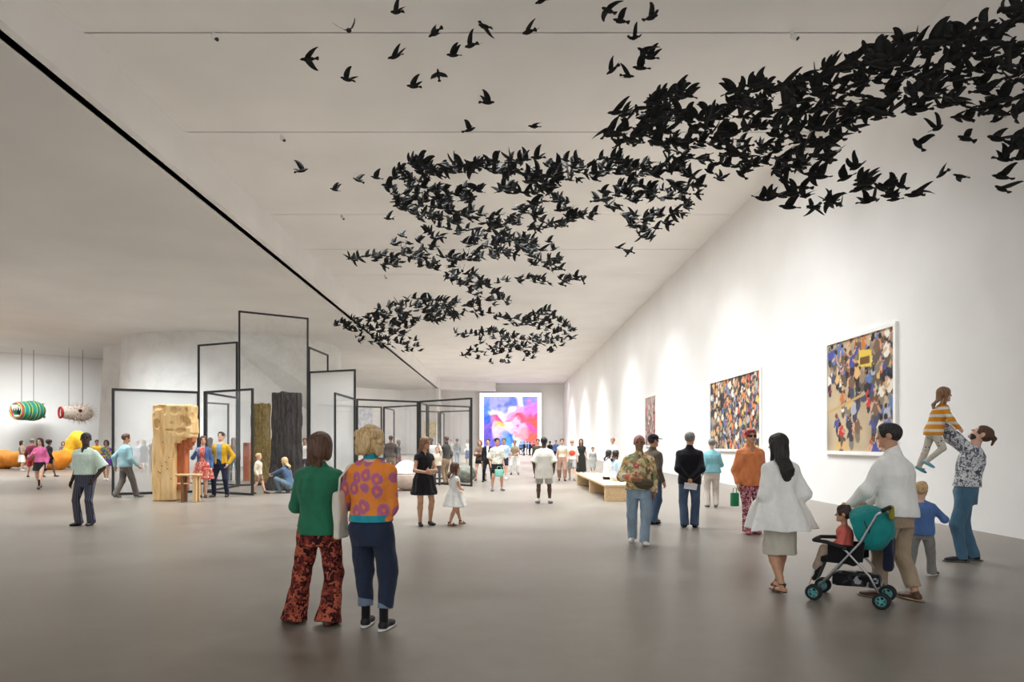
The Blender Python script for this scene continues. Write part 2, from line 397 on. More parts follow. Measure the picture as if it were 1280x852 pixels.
# ------------------------------------------------------------------ people
SKIN = {'fair': (226, 180, 156), 'tan': (200, 150, 120), 'olive': (186, 138, 108), 'brown': (150, 104, 80), 'dark': (84, 56, 42), 'deep': (62, 42, 34)}
HAIR = {'black': ((20, 17, 16), (46, 40, 38)), 'brown': ((62, 40, 27), (104, 70, 48)), 'darkbrown': ((38, 26, 20), (70, 48, 36)), 'blond': ((176, 138, 88), (226, 196, 146)),
        'lightbrown': ((112, 78, 52), (158, 116, 80)), 'grey': ((96, 92, 88), (150, 146, 140)), 'red': ((120, 28, 40), (170, 50, 62)), 'rose': ((170, 104, 100), (206, 146, 140)),
        'white': ((205, 203, 198), (238, 236, 232)), 'auburn': ((92, 52, 36), (132, 82, 56))}
def ik(a, b, l1, l2, pole):
    a, b, pole = Vector(a), Vector(b), Vector(pole); d = b-a; D = d.length
    if D > (l1+l2)*.999: b = a+d*((l1+l2)*.999/D); d = b-a; D = d.length
    u = d/D; x = (l1*l1-l2*l2+D*D)/(2*D); hh = math.sqrt(max(0, l1*l1-x*x))
    p = pole-u*pole.dot(u); p = p.normalized() if p.length > 1e-6 else Vector((0, 1, 0))
    return a+u*x+p*hh, b
ARMS = {  # wrist target (outward x, forward y, z over hip..shoulder in body fractions) and elbow pole
    'down': ((.134, .03, .475), (.25, -1, -.2)), 'loose': ((.150, .05, .49), (.4, -1, 0)), 'swingf': ((.14, .12, .50), (.3, -1, -.3)), 'swingb': ((.15, -.09, .49), (.3, -1, 0)),
    'front': ((.02, .125, .575), (1, -.4, -.3)), 'cross': ((-.05, .12, .66), (1, .1, -.5)), 'back': ((.015, -.095, .51), (1, -.2, .1)), 'chest': ((.04, .14, .70), (.8, -.2, -1)),
    'phone': ((.045, .17, .76), (.6, -.2, -1)), 'pocket': ((.125, .035, .50), (1, -.8, 0)), 'hip': ((.115, .01, .575), (1, -.5, 0)), 'up': ((.07, .10, 1.05), (.6, .8, 0)),
    'push': ((.10, .20, .575), (.6, -.8, -.5)), 'face': ((.05, .11, .84), (.7, .1, -1)), 'lap': ((.05, .15, .56), (.7, -.5, -.5)), 'out': ((.25, .16, .72), (.3, -.3, -1)),
    'reach': ((.05, .28, .56), (.4, -.3, -1)), 'side': ((.20, .0, .52), (.8, -.5, 0))}
LEGS = {'stand': ((-.055, 0, .042), (.055, 0, .042)), 'apart': ((-.10, 0, .042), (.10, .01, .042)), 'walk': ((-.05, .15, .045), (.05, -.13, .06)), 'walk2': ((-.045, -.13, .06), (.045, .14, .045)),
        'step': ((-.06, .07, .042), (.06, -.06, .045)), 'step2': ((-.06, -.06, .045), (.06, .07, .042)), 'close': ((-.035, 0, .042), (.035, .02, .042)),
        'sit': ((-.06, .26, .042), (.06, .24, .042)), 'squat': ((-.08, .06, .045), (.08, -.02, .055)), 'lift': ((-.05, 0, .042), (.05, -.20, .13)), 'wide': ((-.14, 0, .042), (.10, 0, .042))}
PEOPLE = []
def person(label, x, yf, H=1.7, yaw=0, d=None, fem=False, kid=0, skin='fair', hair=('short', 'brown'), top=None, legs=None, shoes=None, feet='stand', arms=('down', 'down'),
           head=(0, 0, 0), lean=(0, 0), face=False, bulk=1.0, pelvis=None, z0=0, tilt=(0, 0), group=None, extras=None, vox=None, hands=None, hipoff=(0, 0), seed=None, toe=None, X=None):
    d = d or gd(yf); px = (x-HX)*d/F if X is None else X
    root = empty('person', (px, d, z0), math.radians(yaw), math.radians(tilt[0]), math.radians(tilt[1]))
    tag(root, label, 'person', group)
    h = vox or min(.026, max(.0062, d/F*.85)); fine = h < .0125
    seed = len(PEOPLE) if seed is None else seed
    rnd = random.Random(seed)
    L = (.132+.045*kid)*H
    zs = H-L-.062*H; zh = (.505-.035*kid)*H if pelvis is None else pelvis*H
    if pelvis is not None: zs = zh+(1-(.132+.045*kid)-.062-.505+.035*kid)*H
    T = zs-zh; ox, oy = hipoff[0]*H, hipoff[1]*H; lx, ly = lean[0]*H, lean[1]*H
    def ctr(u): return ox+lx*max(0, u), oy+ly*max(0, u)
    if fem: tab = [(-.14, .088, .064), (.04, .100, .068), (.22, .086, .060), (.40, .074, .054), (.68, .088, .068), (.86, .092, .060), (.98, .078, .046), (1.06, .036, .036)]
    else: tab = [(-.14, .086, .062), (.04, .095, .066), (.25, .086, .060), (.42, .084, .059), (.68, .100, .068), (.86, .106, .064), (.98, .088, .050), (1.07, .040, .040)]
    if kid: tab = [(u, rx*(1+.05*kid), ry*(1.15)) for u, rx, ry in tab]
    tab = [(u, rx*H*bulk, ry*H*bulk) for u, rx, ry in tab]
    U = [t[0] for t in tab]
    def tr(u): return float(np.interp(u, U, [t[1] for t in tab])), float(np.interp(u, U, [t[2] for t in tab]))
    sw = (.084 if fem else .097)*H*(bulk*.5+.5)
    sh = []; el = []; wr = []; hp = []; kn = []; an = []; poles = []
    cs = ctr(1)
    for i, s in enumerate((-1, 1)):
        S = Vector((cs[0]+s*sw, cs[1], zs-.034*H)); a = arms[i]
        if isinstance(a, str): w, pl = ARMS[a]
        else: w, pl = a
        w = Vector((s*w[0], w[1], w[2]))*H
        if isinstance(a, str):
            zz = zh+(w.z/H-.505)/(.806-.505)*T if pelvis is not None or kid else w.z
            w = Vector((w.x+(cs[0]), w.y+cs[1], zz))
        E, W = ik(S, w, .172*H, .150*H, (s*pl[0], pl[1], pl[2]))
        sh.append(S); el.append(E); wr.append(W)
        ft = (LEGS[feet] if isinstance(feet, str) else feet)[i]
        P = Vector((ox+s*.052*H, oy, zh)); A = Vector(ft)*H
        K, A = ik(P, A, .242*H*(zh/(.505*H) if kid and pelvis is None else 1), .232*H*(zh/(.505*H) if kid and pelvis is None else 1), (s*.25 if feet != 'squat' else s*.4, 1, .3 if feet in ('squat', 'sit') else 0))
        hp.append(P); kn.append(K); an.append(A)
    # head
    hy, hpit, hrol = (math.radians(v) for v in head)
    Rh = (Matrix.Rotation(hy, 3, 'Z')@Matrix.Rotation(hpit, 3, 'X')@Matrix.Rotation(hrol, 3, 'Y'))
    nb = Vector((cs[0], cs[1]-.004*H, zs+.045*H)); C = nb+Rh@Vector((0, .012*H, .52*L+.008*H))
    def hd(x_, y_, z_): return C+Rh@Vector((x_, y_, z_))*L
    B = Sdf(.022*H/1.7)
    B.loft([(zh+u*T, *ctr(u), rx*.95, ry*.95) for u, rx, ry in tab], pw=2.2)
    lg = .86 if (legs and legs.get('kind') != 'shorts' and legs.get('kind') != 'skirt') else 1.0
    for i in (0, 1): B.cap(nb-Vector((0, 0, .030*H)), sh[i]-Vector((0, 0, .004*H)), .026*H, .026*H)
    B.cap(nb+Vector((0, 0, -.03*H)), C+Rh@Vector((0, -.02*L, -.25*L)), .034*H if not fem else .028*H, .033*H if not fem else .027*H)
    B.ell(hd(0, -.03, .12), (.36*L, .43*L, .385*L), Rh); B.ell(hd(0, .10, -.20), (.27*L, .30*L, .30*L), Rh)
    B.cap(hd(0, .38, .06), hd(0, .47, -.07), .035*L, .062*L, k=.01); B.ell(hd(0, .33, -.40), (.12*L, .10*L, .09*L), Rh, k=.02)
    B.ell(hd(0, .36, -.21), (.12*L, .06*L, .05*L), Rh, k=.006)
    for s in (-1, 1): B.ell(hd(s*.355, -.03, 0), (.055*L, .10*L, .15*L), Rh, k=.006)
    for i, s in enumerate((-1, 1)):
        b = bulk**.5
        B.cap(sh[i], el[i], .031*H*b*(.85 if fem else 1), .0235*H*b*(.85 if fem else 1)); B.cap(el[i], wr[i], .0245*H*b*(.85 if fem else 1), .0155*H*b)
        u = (wr[i]-el[i]).normalized()
        inn = Vector((-s, 0, 0)) if abs(u.x) < .8 else Vector((0, 1, 0)); n = (inn-u*inn.dot(u)).normalized(); v = u.cross(n).normalized()   # n: palm normal, v: across the palm
        q = H/1.7*(1.0 if not kid else .85)
        pc = wr[i]+u*.045*q
        R3 = Matrix((v, u, n)).transposed()
        B.ell(pc, (.040*q, .052*q, .016*q), R3, k=.012)
        for j, (off, ln) in enumerate(((-.030, .062), (-.010, .074), (.010, .070), (.029, .054))):
            p0 = wr[i]+u*.082*q+v*off*q; p1 = p0+(u*.88+n*.30).normalized()*ln*.5*q; p2 = p1+(u*.6+n*.8).normalized()*ln*.5*q
            B.cap(p0, p1, .0088*q, .008*q, k=.004); B.cap(p1, p2, .008*q, .0068*q, k=.003)
        th = -v if v.y < 0 else v
        th = th if (th.dot(Vector((0, 1, 0))) > 0) else -th
        t0 = wr[i]+u*.025*q+th*.028*q; t1 = t0+(th*.7+u*.7+n*.3).normalized()*.034*q; t2 = t1+(u*.9+n*.4).normalized()*.030*q
        B.cap(t0, t1, .012*q, .010*q, k=.006); B.cap(t1, t2, .010*q, .008*q, k=.004)
        B.cap(hp[i], kn[i], .050*H*b*lg, .031*H*b*lg); m = kn[i].lerp(an[i], .3)-Vector((0, .008*H, 0)) if feet not in ('squat',) else kn[i].lerp(an[i], .3)
        B.cap(kn[i], m, .030*H*b*lg, .032*H*b*lg); B.cap(m, an[i], .032*H*b*lg, .019*H*b)
        fo = math.radians((toe[i] if toe else s*-12)); fd = Vector((math.sin(-fo), math.cos(fo), 0))
        lift = an[i].z-.042*H
        he = an[i]+Vector((0, 0, -.022*H)); te = he+fd*.10*H+Vector((0, 0, -.008*H-(lift*.5 if lift > .01 else 0)))
        q2 = 1 if (shoes and shoes.get('kind') == 'sandal') or not shoes else .7; B.cap(he-fd*(.02 if q2 == 1 else 0)*H, te-fd*(0 if q2 == 1 else .03)*H, .017*H*q2, .011*H*q2)
    me = B.mesh('body', h)
    body = link('body', me, skinmat('skin_'+skin, SKIN[skin]), root)
    # hair
    st, hc = hair[0], hair[1]
    if st != 'none':
        hm = hairmat('hair_'+hc, *HAIR[hc]); G = Sdf(.02)
        def hs(x_, y_, z_, r, k=None): G.ell(hd(x_, y_, z_), tuple(v*L for v in r), Rh, k=k)
        if st in ('short', 'crop', 'cap', 'bun', 'tail', 'afro', 'messy'):
            e = {'short': .035, 'crop': .012, 'cap': .03, 'bun': .03, 'tail': .03, 'afro': .14, 'messy': .06}[st]
            hs(0, -.05, .15, (.375+e, .44+e, .40+e))
            if st == 'short': hs(0, .18, .40, (.26, .22, .14))
            if st == 'afro': hs(0, -.05, .30, (.50, .52, .40))
            if st == 'bun': hs(0, -.30, .50, (.18, .18, .17))
            if st == 'tail': hs(0, -.50, .25, (.13, .17, .12)); G.cap(hd(0, -.60, .22), hd(0, -.72, -.10), .09*L, .04*L)
            if st == 'messy':
                for q_ in range(9): hs(rnd.uniform(-.3, .3), rnd.uniform(-.3, .25), .42+rnd.uniform(0, .14), (.10, .10, .10))
        elif st in ('bob', 'wavy'):
            hs(0, -.06, .15, (.43, .49, .45)); hs(0, -.18, -.15, (.46, .38, .42))
            for s in (-1, 1): hs(s*.33, -.0, -.15, (.13, .28, .42))
            if st == 'wavy':
                for q_ in range(26):
                    a = rnd.uniform(PI*.9, PI*2.1); hs(.45*math.cos(a), -.12+.40*math.sin(a), rnd.uniform(-.48, .30), (.13, .12, .17), k=.010)
            else:
                G.cap(hd(-.2, -.30, -.35), hd(-.24, -.28, -.72), .17*L, .10*L); G.cap(hd(.2, -.30, -.35), hd(.2, -.30, -.74), .17*L, .10*L); G.cap(hd(0, -.34, -.3), hd(0, -.34, -.78), .18*L, .12*L)
        elif st in ('long', 'vlong'):
            hs(0, -.06, .15, (.42, .48, .44)); ln = (1.05 if st == 'long' else 1.75)*L
            bz = C.z-ln
            bx, by = C.x+(cs[0]-C.x)*.5, C.y
            G.loft([(bz, cs[0], cs[1]-.40*L-.028*H, .20*L, .07*L), (bz+.35*ln, cs[0], cs[1]-.42*L-.03*H, .36*L, .13*L), (bz+.65*ln, bx, by-.34*L, .40*L, .18*L), (C.z, C.x, C.y-.20*L, .41*L, .30*L), (C.z+.2*L, C.x, C.y-.1*L, .40*L, .38*L)], rip=(9, .10, .03, seed))
            for s in (-1, 1): G.cap(hd(s*.36, .04, 0), Vector((cs[0]+s*.36*L, C.y-.05*L, C.z-.75*L)), .11*L, .09*L)
        if st == 'cap': pass
        G.ell(hd(0, .44, -.14), (.31*L, .26*L, .47*L), Rh, sub=True)
        if st in ('short', 'crop', 'cap', 'afro', 'messy', 'bun', 'tail'):
            G.box(hd(0, .34, -.44), (.7*L, .42*L, .36*L), .02, Rh, sub=True); G.box(hd(0, -.3, -.66), (.7*L, .5*L, .25*L), .02, Rh, sub=True)
            for s in (-1, 1): G.ell(hd(s*.42, .02, -.02), (.12*L, .13*L, .17*L), Rh, sub=True)
        if fine: G.fold = folds(.003, seed, 18, 60)
        link('hair', G.mesh('hair', h*(.9 if fine else 1)), hm, root)
    # garments
    def sleeve(Q, i, kind, lo, rw, k=None):
        s_ = (.85 if fem else 1)*bulk**.5
        if kind == 'none': return
        A1 = sh[i]; Q.cap(nb-Vector((0, 0, .034*H)), A1, .028*H+lo*.4, .028*H+lo*.5)
        if kind == 'short':
            e = sh[i].lerp(el[i], .82); Q.cap(A1, e, .030*H*s_+lo*.6, .034*H*s_+lo*1.5, flat=True, k=k)
        elif kind == 'tee':
            e = sh[i].lerp(el[i], 1.0); Q.cap(A1, e, .030*H*s_+lo*.6, .036*H*s_+lo*1.8, flat=True, k=k)
        elif kind == 'cap':
            e = sh[i].lerp(el[i], .3); Q.cap(A1, e, .030*H*s_+lo*.6, .032*H*s_+lo*.8, flat=True, k=k)
        else:
            f_ = 1.0 if kind == 'long' else .55
            e = el[i].lerp(wr[i], f_)
            Q.cap(A1, el[i], .030*H*s_+lo*.55, .028*H*s_+lo, k=k); Q.cap(el[i], e, .028*H*s_+lo, rw*H+lo*.8, flat=True, k=k)
    def garment(t, nm):
        Q = Sdf(.03*H/1.7); lo = t.get('loose', .012); z_hem = t['hem']*H if pelvis is None else zh+(t['hem']-.505)*H
        u0 = (z_hem-zh)/T; utop = t.get('neck', 1.03)
        us = sorted([u0]+[u for u in U if u0+.04 < u < utop]+[utop]); fl = t.get('flare', 0)*H; ws = t.get('waist', 0)
        secs = []
        for u in us:
            rx, ry = tr(max(u, -.0) if u < .04 else u)
            e = lo*(1 if u < .9 else max(.3, 1-(u-.9)*5))
            f_ = fl*max(0, (t.get('flstart', .40)-u)/(t.get('flstart', .40)-u0))**1.1 if fl else 0
            boxy = t.get('boxy', 0)*H if u < .6 else t.get('boxy', 0)*H*max(0, (1-u)/.4)
            cc = ctr(u); secs.append((zh+u*T, cc[0]+t.get('sx', 0)*f_, cc[1]+t.get('sy', 0)*f_, rx+e+f_+boxy, ry+e+f_*.8+boxy))
        if u0 < -.15 and fl: pass
        n_ = t.get('rip', 0)
        Q.loft(secs, rip=(n_, t.get('ripa', .06), 0, seed) if n_ else None, pw=2.2)
        for i in (0, 1): sleeve(Q, i, t.get('sleeve', 'long'), lo*t.get('sl', .8), t.get('cuff', .017))
        if t.get('collar'): Q.cap(nb-Vector((0, 0, .02*H)), nb+Vector((0, .004, -.004*H)), .042*H, .036*H)
        if t.get('turtle'): Q.cap(nb-Vector((0, 0, .02*H)), C-Vector((0, .0, .42*L)), .040*H, .037*H)
        if t.get('vneck'): Q.ell((cs[0], cs[1]+.085*H, zs+.01*H), (.024*H, .05*H, .045*H), sub=True)
        if t.get('open'):
            wd = t['open']*H; Q.box((cs[0]*.5+ox*.5, cs[1]+.145*H, zh+T*.45), (wd, .11*H, T*.9), .01, sub=True)
        Q.fold = folds(t.get('fold', .0035 if fine else .002), seed, t.get('fz', 9), t.get('fx', 24))
        return link(nm, Q.mesh(nm, h), t['mat'], root)
    def pants(t, nm):
        Q = Sdf(.022*H/1.7); lo = t.get('loose', .010)*H/1.7
        if t.get('kind') in ('skirt',):
            zt = zh+t.get('top', .30)*T; zb = t['hem']*H if pelvis is None else zh+(t['hem']-.505)*H; rx0, ry0 = tr(t.get('top', .30)); rx1, ry1 = tr(.04); fl = t.get('flare', .03)*H
            kx = (kn[0].x+kn[1].x)/2*0+ox; ky = (an[0].y+an[1].y)/2*.25+oy
            zm = max(zb+.02, zh+.04*T)
            Q.loft([(zb, kx, ky, rx1+lo+fl, ry1+lo+fl), (zm, ox, oy, rx1+lo+fl*.15, ry1+lo+fl*.15), (zt, *ctr(.3), rx0+lo*.5, ry0+lo*.5)], rip=(t.get('rip', 8), t.get('ripa', .07), .0, seed), pw=2.1)
        else:
            top_u = t.get('top', .28); b = bulk**.5
            Q.loft([(zh-.09*H, ox, oy, .070*H*bulk+lo, .060*H*bulk+lo), (zh+.0*T, ox, oy, .094*H*bulk+lo, .068*H*bulk+lo), (zh+top_u*T, *ctr(top_u), tr(top_u)[0]+lo*.6, tr(top_u)[1]+lo*.6)], pw=2.2)
            for i in (0, 1):
                kr = t.get('knee', .040)*H*b; hr = t.get('hemr', .032)*H
                kp = kn[i]
                Q.cap(hp[i]-Vector((0, 0, .01*H)), kp, .053*H*b+lo, kr)
                if t.get('kind') == 'shorts':
                    Q.p.pop(); e = hp[i].lerp(kn[i], t.get('len', .75)); Q.cap(hp[i], e, .053*H*b+lo, t.get('hemr', .055)*H, flat=True)
                else:
                    e = kp.lerp(an[i], t.get('len', 1.0)); e2 = e+(e-kp).normalized()*(.02*H if t.get('len', 1) >= 1 else 0)
                    if t.get('flarez'): mid = kp.lerp(e2, .45); Q.cap(kp, mid, kr, kr*1.05); Q.cap(mid, e2, kr*1.05, hr, flat=True)
                    else: Q.cap(kp, e2, kr, hr, flat=True)
        Q.fold = folds(t.get('fold', .004 if fine else .002), seed+50, 12, 20)
        return link(nm, Q.mesh(nm, h, clipz=.012 if z0 == 0 else None), t['mat'], root)
    if legs: pants(legs, legs.get('name', 'trousers'))
    if top:
        if top.get('under'): garment(top['under'], top['under'].get('name', 'shirt'))
        garment(top, top.get('name', 'shirt'))
    if shoes:
        for i, s in enumerate((-1, 1)):
            fo = math.radians((toe[i] if toe else s*-12)); fd = Vector((math.sin(-fo), math.cos(fo), 0)); lift = max(0, an[i].z-.046*H)
            pit = math.radians(-min(60, lift/H*520)) if z0 == 0 else math.radians(-30)
            R_ = Matrix.Rotation(math.atan2(-fd.x, fd.y), 3, 'Z')@Matrix.Rotation(pit, 3, 'X')
            A = an[i]; q = H/1.7*(.95 if fem else 1.03)*(1.1 if kid else 1)
            def fp(x_, y_, z_): return A+R_@Vector((x_, y_, z_))*q
            kind = shoes.get('kind', 'shoe'); Q = Sdf(.02); zq = -.042*H/q
            if kind in ('sandal',):
                Q.ell(fp(0, .065, zq+.012), (.046*q, .135*q, .011*q), R_); 
                Q.p[-1] = Q.p[-1]
                Q.cap(fp(-.036, .10, zq+.015), fp(0, .10, zq+.052), .009, .009); Q.cap(fp(.036, .10, zq+.015), fp(0, .10, zq+.052), .009, .009)
                for a_ in range(8):
                    a1_, a2_ = a_*PI/4, (a_+1)*PI/4; Q.cap(fp(.036*math.cos(a1_), -.005+.036*math.sin(a1_), .02), fp(.036*math.cos(a2_), -.005+.036*math.sin(a2_), .02), .007, .007, k=.004)
                Q.cap(fp(.0, -.04, zq+.02), fp(0, -.038, .02), .010, .008)
            else:
                Q.cap(fp(0, -.022, zq+.036), fp(0, .085, zq+.030), .037*q, .033*q); Q.ell(fp(0, .10, zq+.026), (.046*q, .085*q, .030*q), R_); Q.cap(fp(0, -.01, zq+.04), fp(0, .0, zq+(.075 if kind != 'boot' else .30)), .034*q, .032*q if kind != 'boot' else .036*q)
                if fine: Q.box(fp(0, .06, zq-.03), (.09*q, .3*q, .03*q), .002, R_, sub=True)
            so = link({'sandal': 'sandal', 'boot': 'boot'}.get(kind, 'shoe'), Q.mesh('shoe', min(h, .014) if kind != 'sandal' else min(h, .007), clipz=.001 if z0 == 0 else None), shoes['mat'], root)
            if shoes.get('sole') and fine:
                Q = Sdf(.01); Q.ell(fp(0, .058, zq+.010), (.050*q, .150*q, .016*q), R_); 
                link('sole', Q.mesh('sole', h, clipz=.0), shoes['sole'], so)
            if shoes.get('sock') and kind != 'boot':
                Q = Sdf(.01); Q.cap(fp(0, -.004, zq+.06), fp(0, -.004, zq+.06+shoes.get('sockh', .10)), .036*q, .036*q, flat=True)
                link('sock', Q.mesh('sock', min(h, .012)), shoes['sock'], root)
    if face:
        er = .050*L if fine else .058*L
        for s in (-1, 1):
            m = MB().ball(hd(s*.145, .355, .03), (er*1.25, er*.8, er*.75), 8, 6, Rh); link_ = m.build('eye', plain('eye_dark', (40, 30, 26), .25), root, True)
            MB().tube([hd(s*.07, .385, .12), hd(s*.15, .38, .15), hd(s*.23, .33, .12)], .016*L, 6).build('eyebrow', hairmat('hair_'+(hc if hc not in ('white', 'rose', 'red', 'blond') else 'lightbrown'), *HAIR[hc if hc not in ('white', 'rose', 'red', 'blond') else 'lightbrown']), root)
        MB().tube([hd(-.09, .395, -.225), hd(0, .43, -.23), hd(.09, .395, -.225)], [.012*L, .026*L, .012*L], 6).build('mouth', plain('lip', (150, 80, 74) if skin not in ('dark', 'deep') else (110, 62, 58), .5), root, True)
    J = dict(root=root, H=H, L=L, C=C, Rh=Rh, hd=hd, nb=nb, sh=sh, el=el, wr=wr, hp=hp, kn=kn, an=an, zs=zs, zh=zh, T=T, tr=tr, cs=cs, h=h)
    PEOPLE.append(J)
    if extras: extras(J)
    return J
def sub(J, name, S, mat, h=None, **kw): return link(name, S.mesh(name, h or J['h'], **kw), mat, J['root'])
def sunglasses(J):
    hd, L, Rh = J['hd'], J['L'], J['Rh']; m = MB()
    for s in (-1, 1): m.ball(hd(s*.16, .40, .04), (.13*L, .05*L, .10*L), 10, 6, Rh); m.tube([hd(s*.28, .36, .06), hd(s*.38, 0, .05)], .014*L, 5)
    m.tube([hd(-.05, .43, .05), hd(.05, .43, .05)], .015*L, 5)
    m.build('sunglasses', plain('black_plastic', (20, 18, 18), .25), J['root'], True)
def cap_hat(mat, brim=True, hat=False):
    def f(J):
        hd, L, Rh = J['hd'], J['L'], J['Rh']; S = Sdf(.012)
        S.ell(hd(0, -.03, .22), (.43*L, .49*L, .40*L), Rh); S.box(hd(0, 0, -.22), (.7*L, .8*L, .38*L), .01, Rh, sub=True)
        if hat: S.ell(hd(0, 0, .19), (.75*L, .82*L, .035*L), Rh)
        o = sub(J, 'hat' if hat else 'cap', S, mat)
        if brim and not hat:
            S = Sdf(.01); S.ell(hd(0, .56, .20), (.34*L, .32*L, .045*L), Rh); link('brim', S.mesh('brim', J['h']), mat, o)
    return f
# ---- cloth and shoe materials
green_knit = fab('green_knit', (44, 112, 82)); rust_floral = prt('rust_floral', [(58, 26, 26), (148, 70, 52), (96, 40, 36), (176, 94, 70), (44, 22, 26), (120, 52, 44)], 26, (1, 1, 1), 1, .2)
leopard = rings('orange_leopard', [(0, (238, 150, 84)), (.14, (230, 140, 90)), (.20, (198, 100, 120)), (.38, (176, 112, 150)), (.44, (236, 140, 66)), (1, (240, 146, 66))], 9.0, (1, 0.02, .8))
teal_knit = fab('teal_knit', (46, 150, 164)); navy_denim = fab('navy_denim', (42, 50, 70)); denim_cuff = fab('denim_cuff', (112, 128, 146))
black_cloth = fab('black_cloth', (34, 33, 36)); charcoal = fab('charcoal_cloth', (62, 60, 62)); white_cloth = fab('white_cloth', (238, 236, 230), .03); offwhite = fab('offwhite_cloth', (226, 222, 210), .05)
cream = fab('cream_cloth', (222, 208, 186), .06); mint_shirt = fab('mint_shirt', (214, 232, 216), .04); pinstripe = stripes('pinstripe_grey', [(58, 58, 72), (58, 58, 72), (58, 58, 72), (104, 104, 116)], 12)
denim = fab('blue_denim', (76, 94, 120), .14); lightdenim = fab('light_denim', (148, 168, 184), .12); beige = fab('beige_cloth', (168, 148, 124), .07); khaki = fab('khaki_cloth', (150, 124, 96), .07)
pink = fab('pink_cloth', (222, 110, 160)); maroon = fab('maroon_cloth', (120, 40, 62)); greenc = fab('grass_green_cloth', (96, 150, 60)); redc = fab('red_cloth', (176, 56, 64)); teal_shirt = fab('pale_teal_shirt', (150, 188, 196), .07)
greyc = fab('grey_cloth', (120, 116, 112)); lightgrey = fab('light_grey_cloth', (176, 176, 172)); brownc = fab('dark_brown_cloth', (72, 54, 44)); orangec = fab('orange_satin', (226, 136, 84), .12, .5)
blue_knit = fab('blue_knit', (86, 118, 172)); skyshirt = fab('sky_blue_shirt', (186, 206, 226), .05); mustard = fab('mustard_cloth', (214, 166, 44)); navy = fab('navy_cloth', (34, 38, 60)); purplec = fab('purple_cloth', (112, 76, 170))
jacketblue = fab('blue_jacket', (84, 108, 158)); redfloral = prt('red_floral', [(196, 62, 60), (232, 210, 196), (206, 84, 76), (178, 48, 52), (226, 150, 120)], 42)
camp_floral = prt('camp_floral', [(222, 204, 140), (176, 150, 110), (206, 110, 100), (150, 156, 116), (232, 216, 180), (124, 106, 88), (216, 170, 110), (226, 210, 160)], 20); pinkprint = prt('pink_print', [(176, 70, 98), (104, 52, 66), (222, 150, 160), (140, 60, 84), (214, 196, 186)], 34)
bwprint = prt('blue_white_print', [(206, 208, 212), (226, 226, 226), (84, 88, 102), (218, 220, 222), (120, 124, 138)], 26, (1, 1, 1), 1, .25)
spots = rings('spotted_cream', [(0, (66, 62, 62)), (.16, (66, 62, 62)), (.22, (206, 198, 184)), (1, (212, 204, 190))], 22); patternwhite = prt('white_speckle_shirt', [(232, 228, 214), (224, 220, 206), (160, 150, 130), (236, 232, 220)], 40)
olive_print = prt('brown_print', [(120, 96, 84), (150, 120, 104), (90, 72, 66)], 30); ylwstripe = stripes('orange_white_stripe', [(226, 150, 44), (226, 150, 44), (232, 226, 216)], 3.2, 2); brightprint = prt('bright_print', [(110, 80, 190), (90, 160, 120), (220, 200, 80), (160, 90, 170)], 20)
S_black = dict(mat=plain('black_leather', (28, 26, 26), .4)); S_brown = dict(mat=plain('brown_leather', (84, 56, 40), .45)); S_white = dict(mat=plain('white_leather', (214, 210, 204), .5)); S_grey = dict(mat=plain('grey_shoe', (112, 112, 116), .6))
W_sole = plain('white_rubber', (220, 216, 208), .6); sock_black = fab('black_sock', (24, 24, 26)); sock_white = fab('white_sock', (226, 224, 220)); sandal_brown = dict(kind='sandal', mat=plain('sandal_brown', (70, 46, 34), .6))
def band(J, name, u0, u1, lo, mat, **kw):
    Q = Sdf(.01); s = []
    for u in (u0, (u0+u1)/2, u1):
        rx, ry = J['tr'](max(u, 0)); s.append((J['zh']+u*J['T'], J['cs'][0]*max(0, u), J['cs'][1]*max(0, u), rx+lo, ry+lo))
    Q.loft(s, pw=2.2); return sub(J, name, Q, mat)
def cuffs(J, mat, t0, t1, r, name='cuff'):
    for i in (0, 1):
        Q = Sdf(.01); a = J['kn'][i].lerp(J['an'][i], t0); b = J['kn'][i].lerp(J['an'][i], t1); Q.cap(a, b, r, r, flat=True); sub(J, name, Q, mat)
def wristcuffs(J, mat, t0=.80, r=.028):
    for i in (0, 1):
        Q = Sdf(.01); Q.cap(J['el'][i].lerp(J['wr'][i], t0), J['wr'][i], r, r*.95, flat=True); sub(J, 'cuff', Q, mat)

# ---- the two visitors in front
def ex_green(J):
    band(J, 'hem_band', -.10, .02, .024, green_knit); wristcuffs(J, green_knit, .85, .031)
person('person from behind in a dark green sweater and wide rust floral trousers', 401, 781, 1.69, -6, fem=False, bulk=.93, skin='fair', hair=('bob', 'brown'), head=(-14, 0, 4), seed=3, vox=.0062,
       top=dict(mat=green_knit, hem=.475, loose=.026, boxy=.006, name='sweater', sl=.65, turtle=False, collar=True), legs=dict(mat=rust_floral, loose=.018, knee=.050, hemr=.068, flarez=1, fold=.006),
       shoes=S_brown, feet=((-.150, .02, .042), (.045, -.01, .042)), arms=('front', ((.06, .13, .60), (1, -.5, -.3))), hipoff=(-.01, 0), toe=(60, -8), extras=ex_green)
def ex_orange(J):
    band(J, 'hem_band', .085, .20, .036, teal_knit)
    Q = Sdf(.01); Q.cap(J['nb']-Vector((0, 0, .012)), J['C']-Vector((0, .0, .40*J['L'])), .064, .060); sub(J, 'collar', Q, teal_knit)
    cuffs(J, denim_cuff, .60, .74, .066)
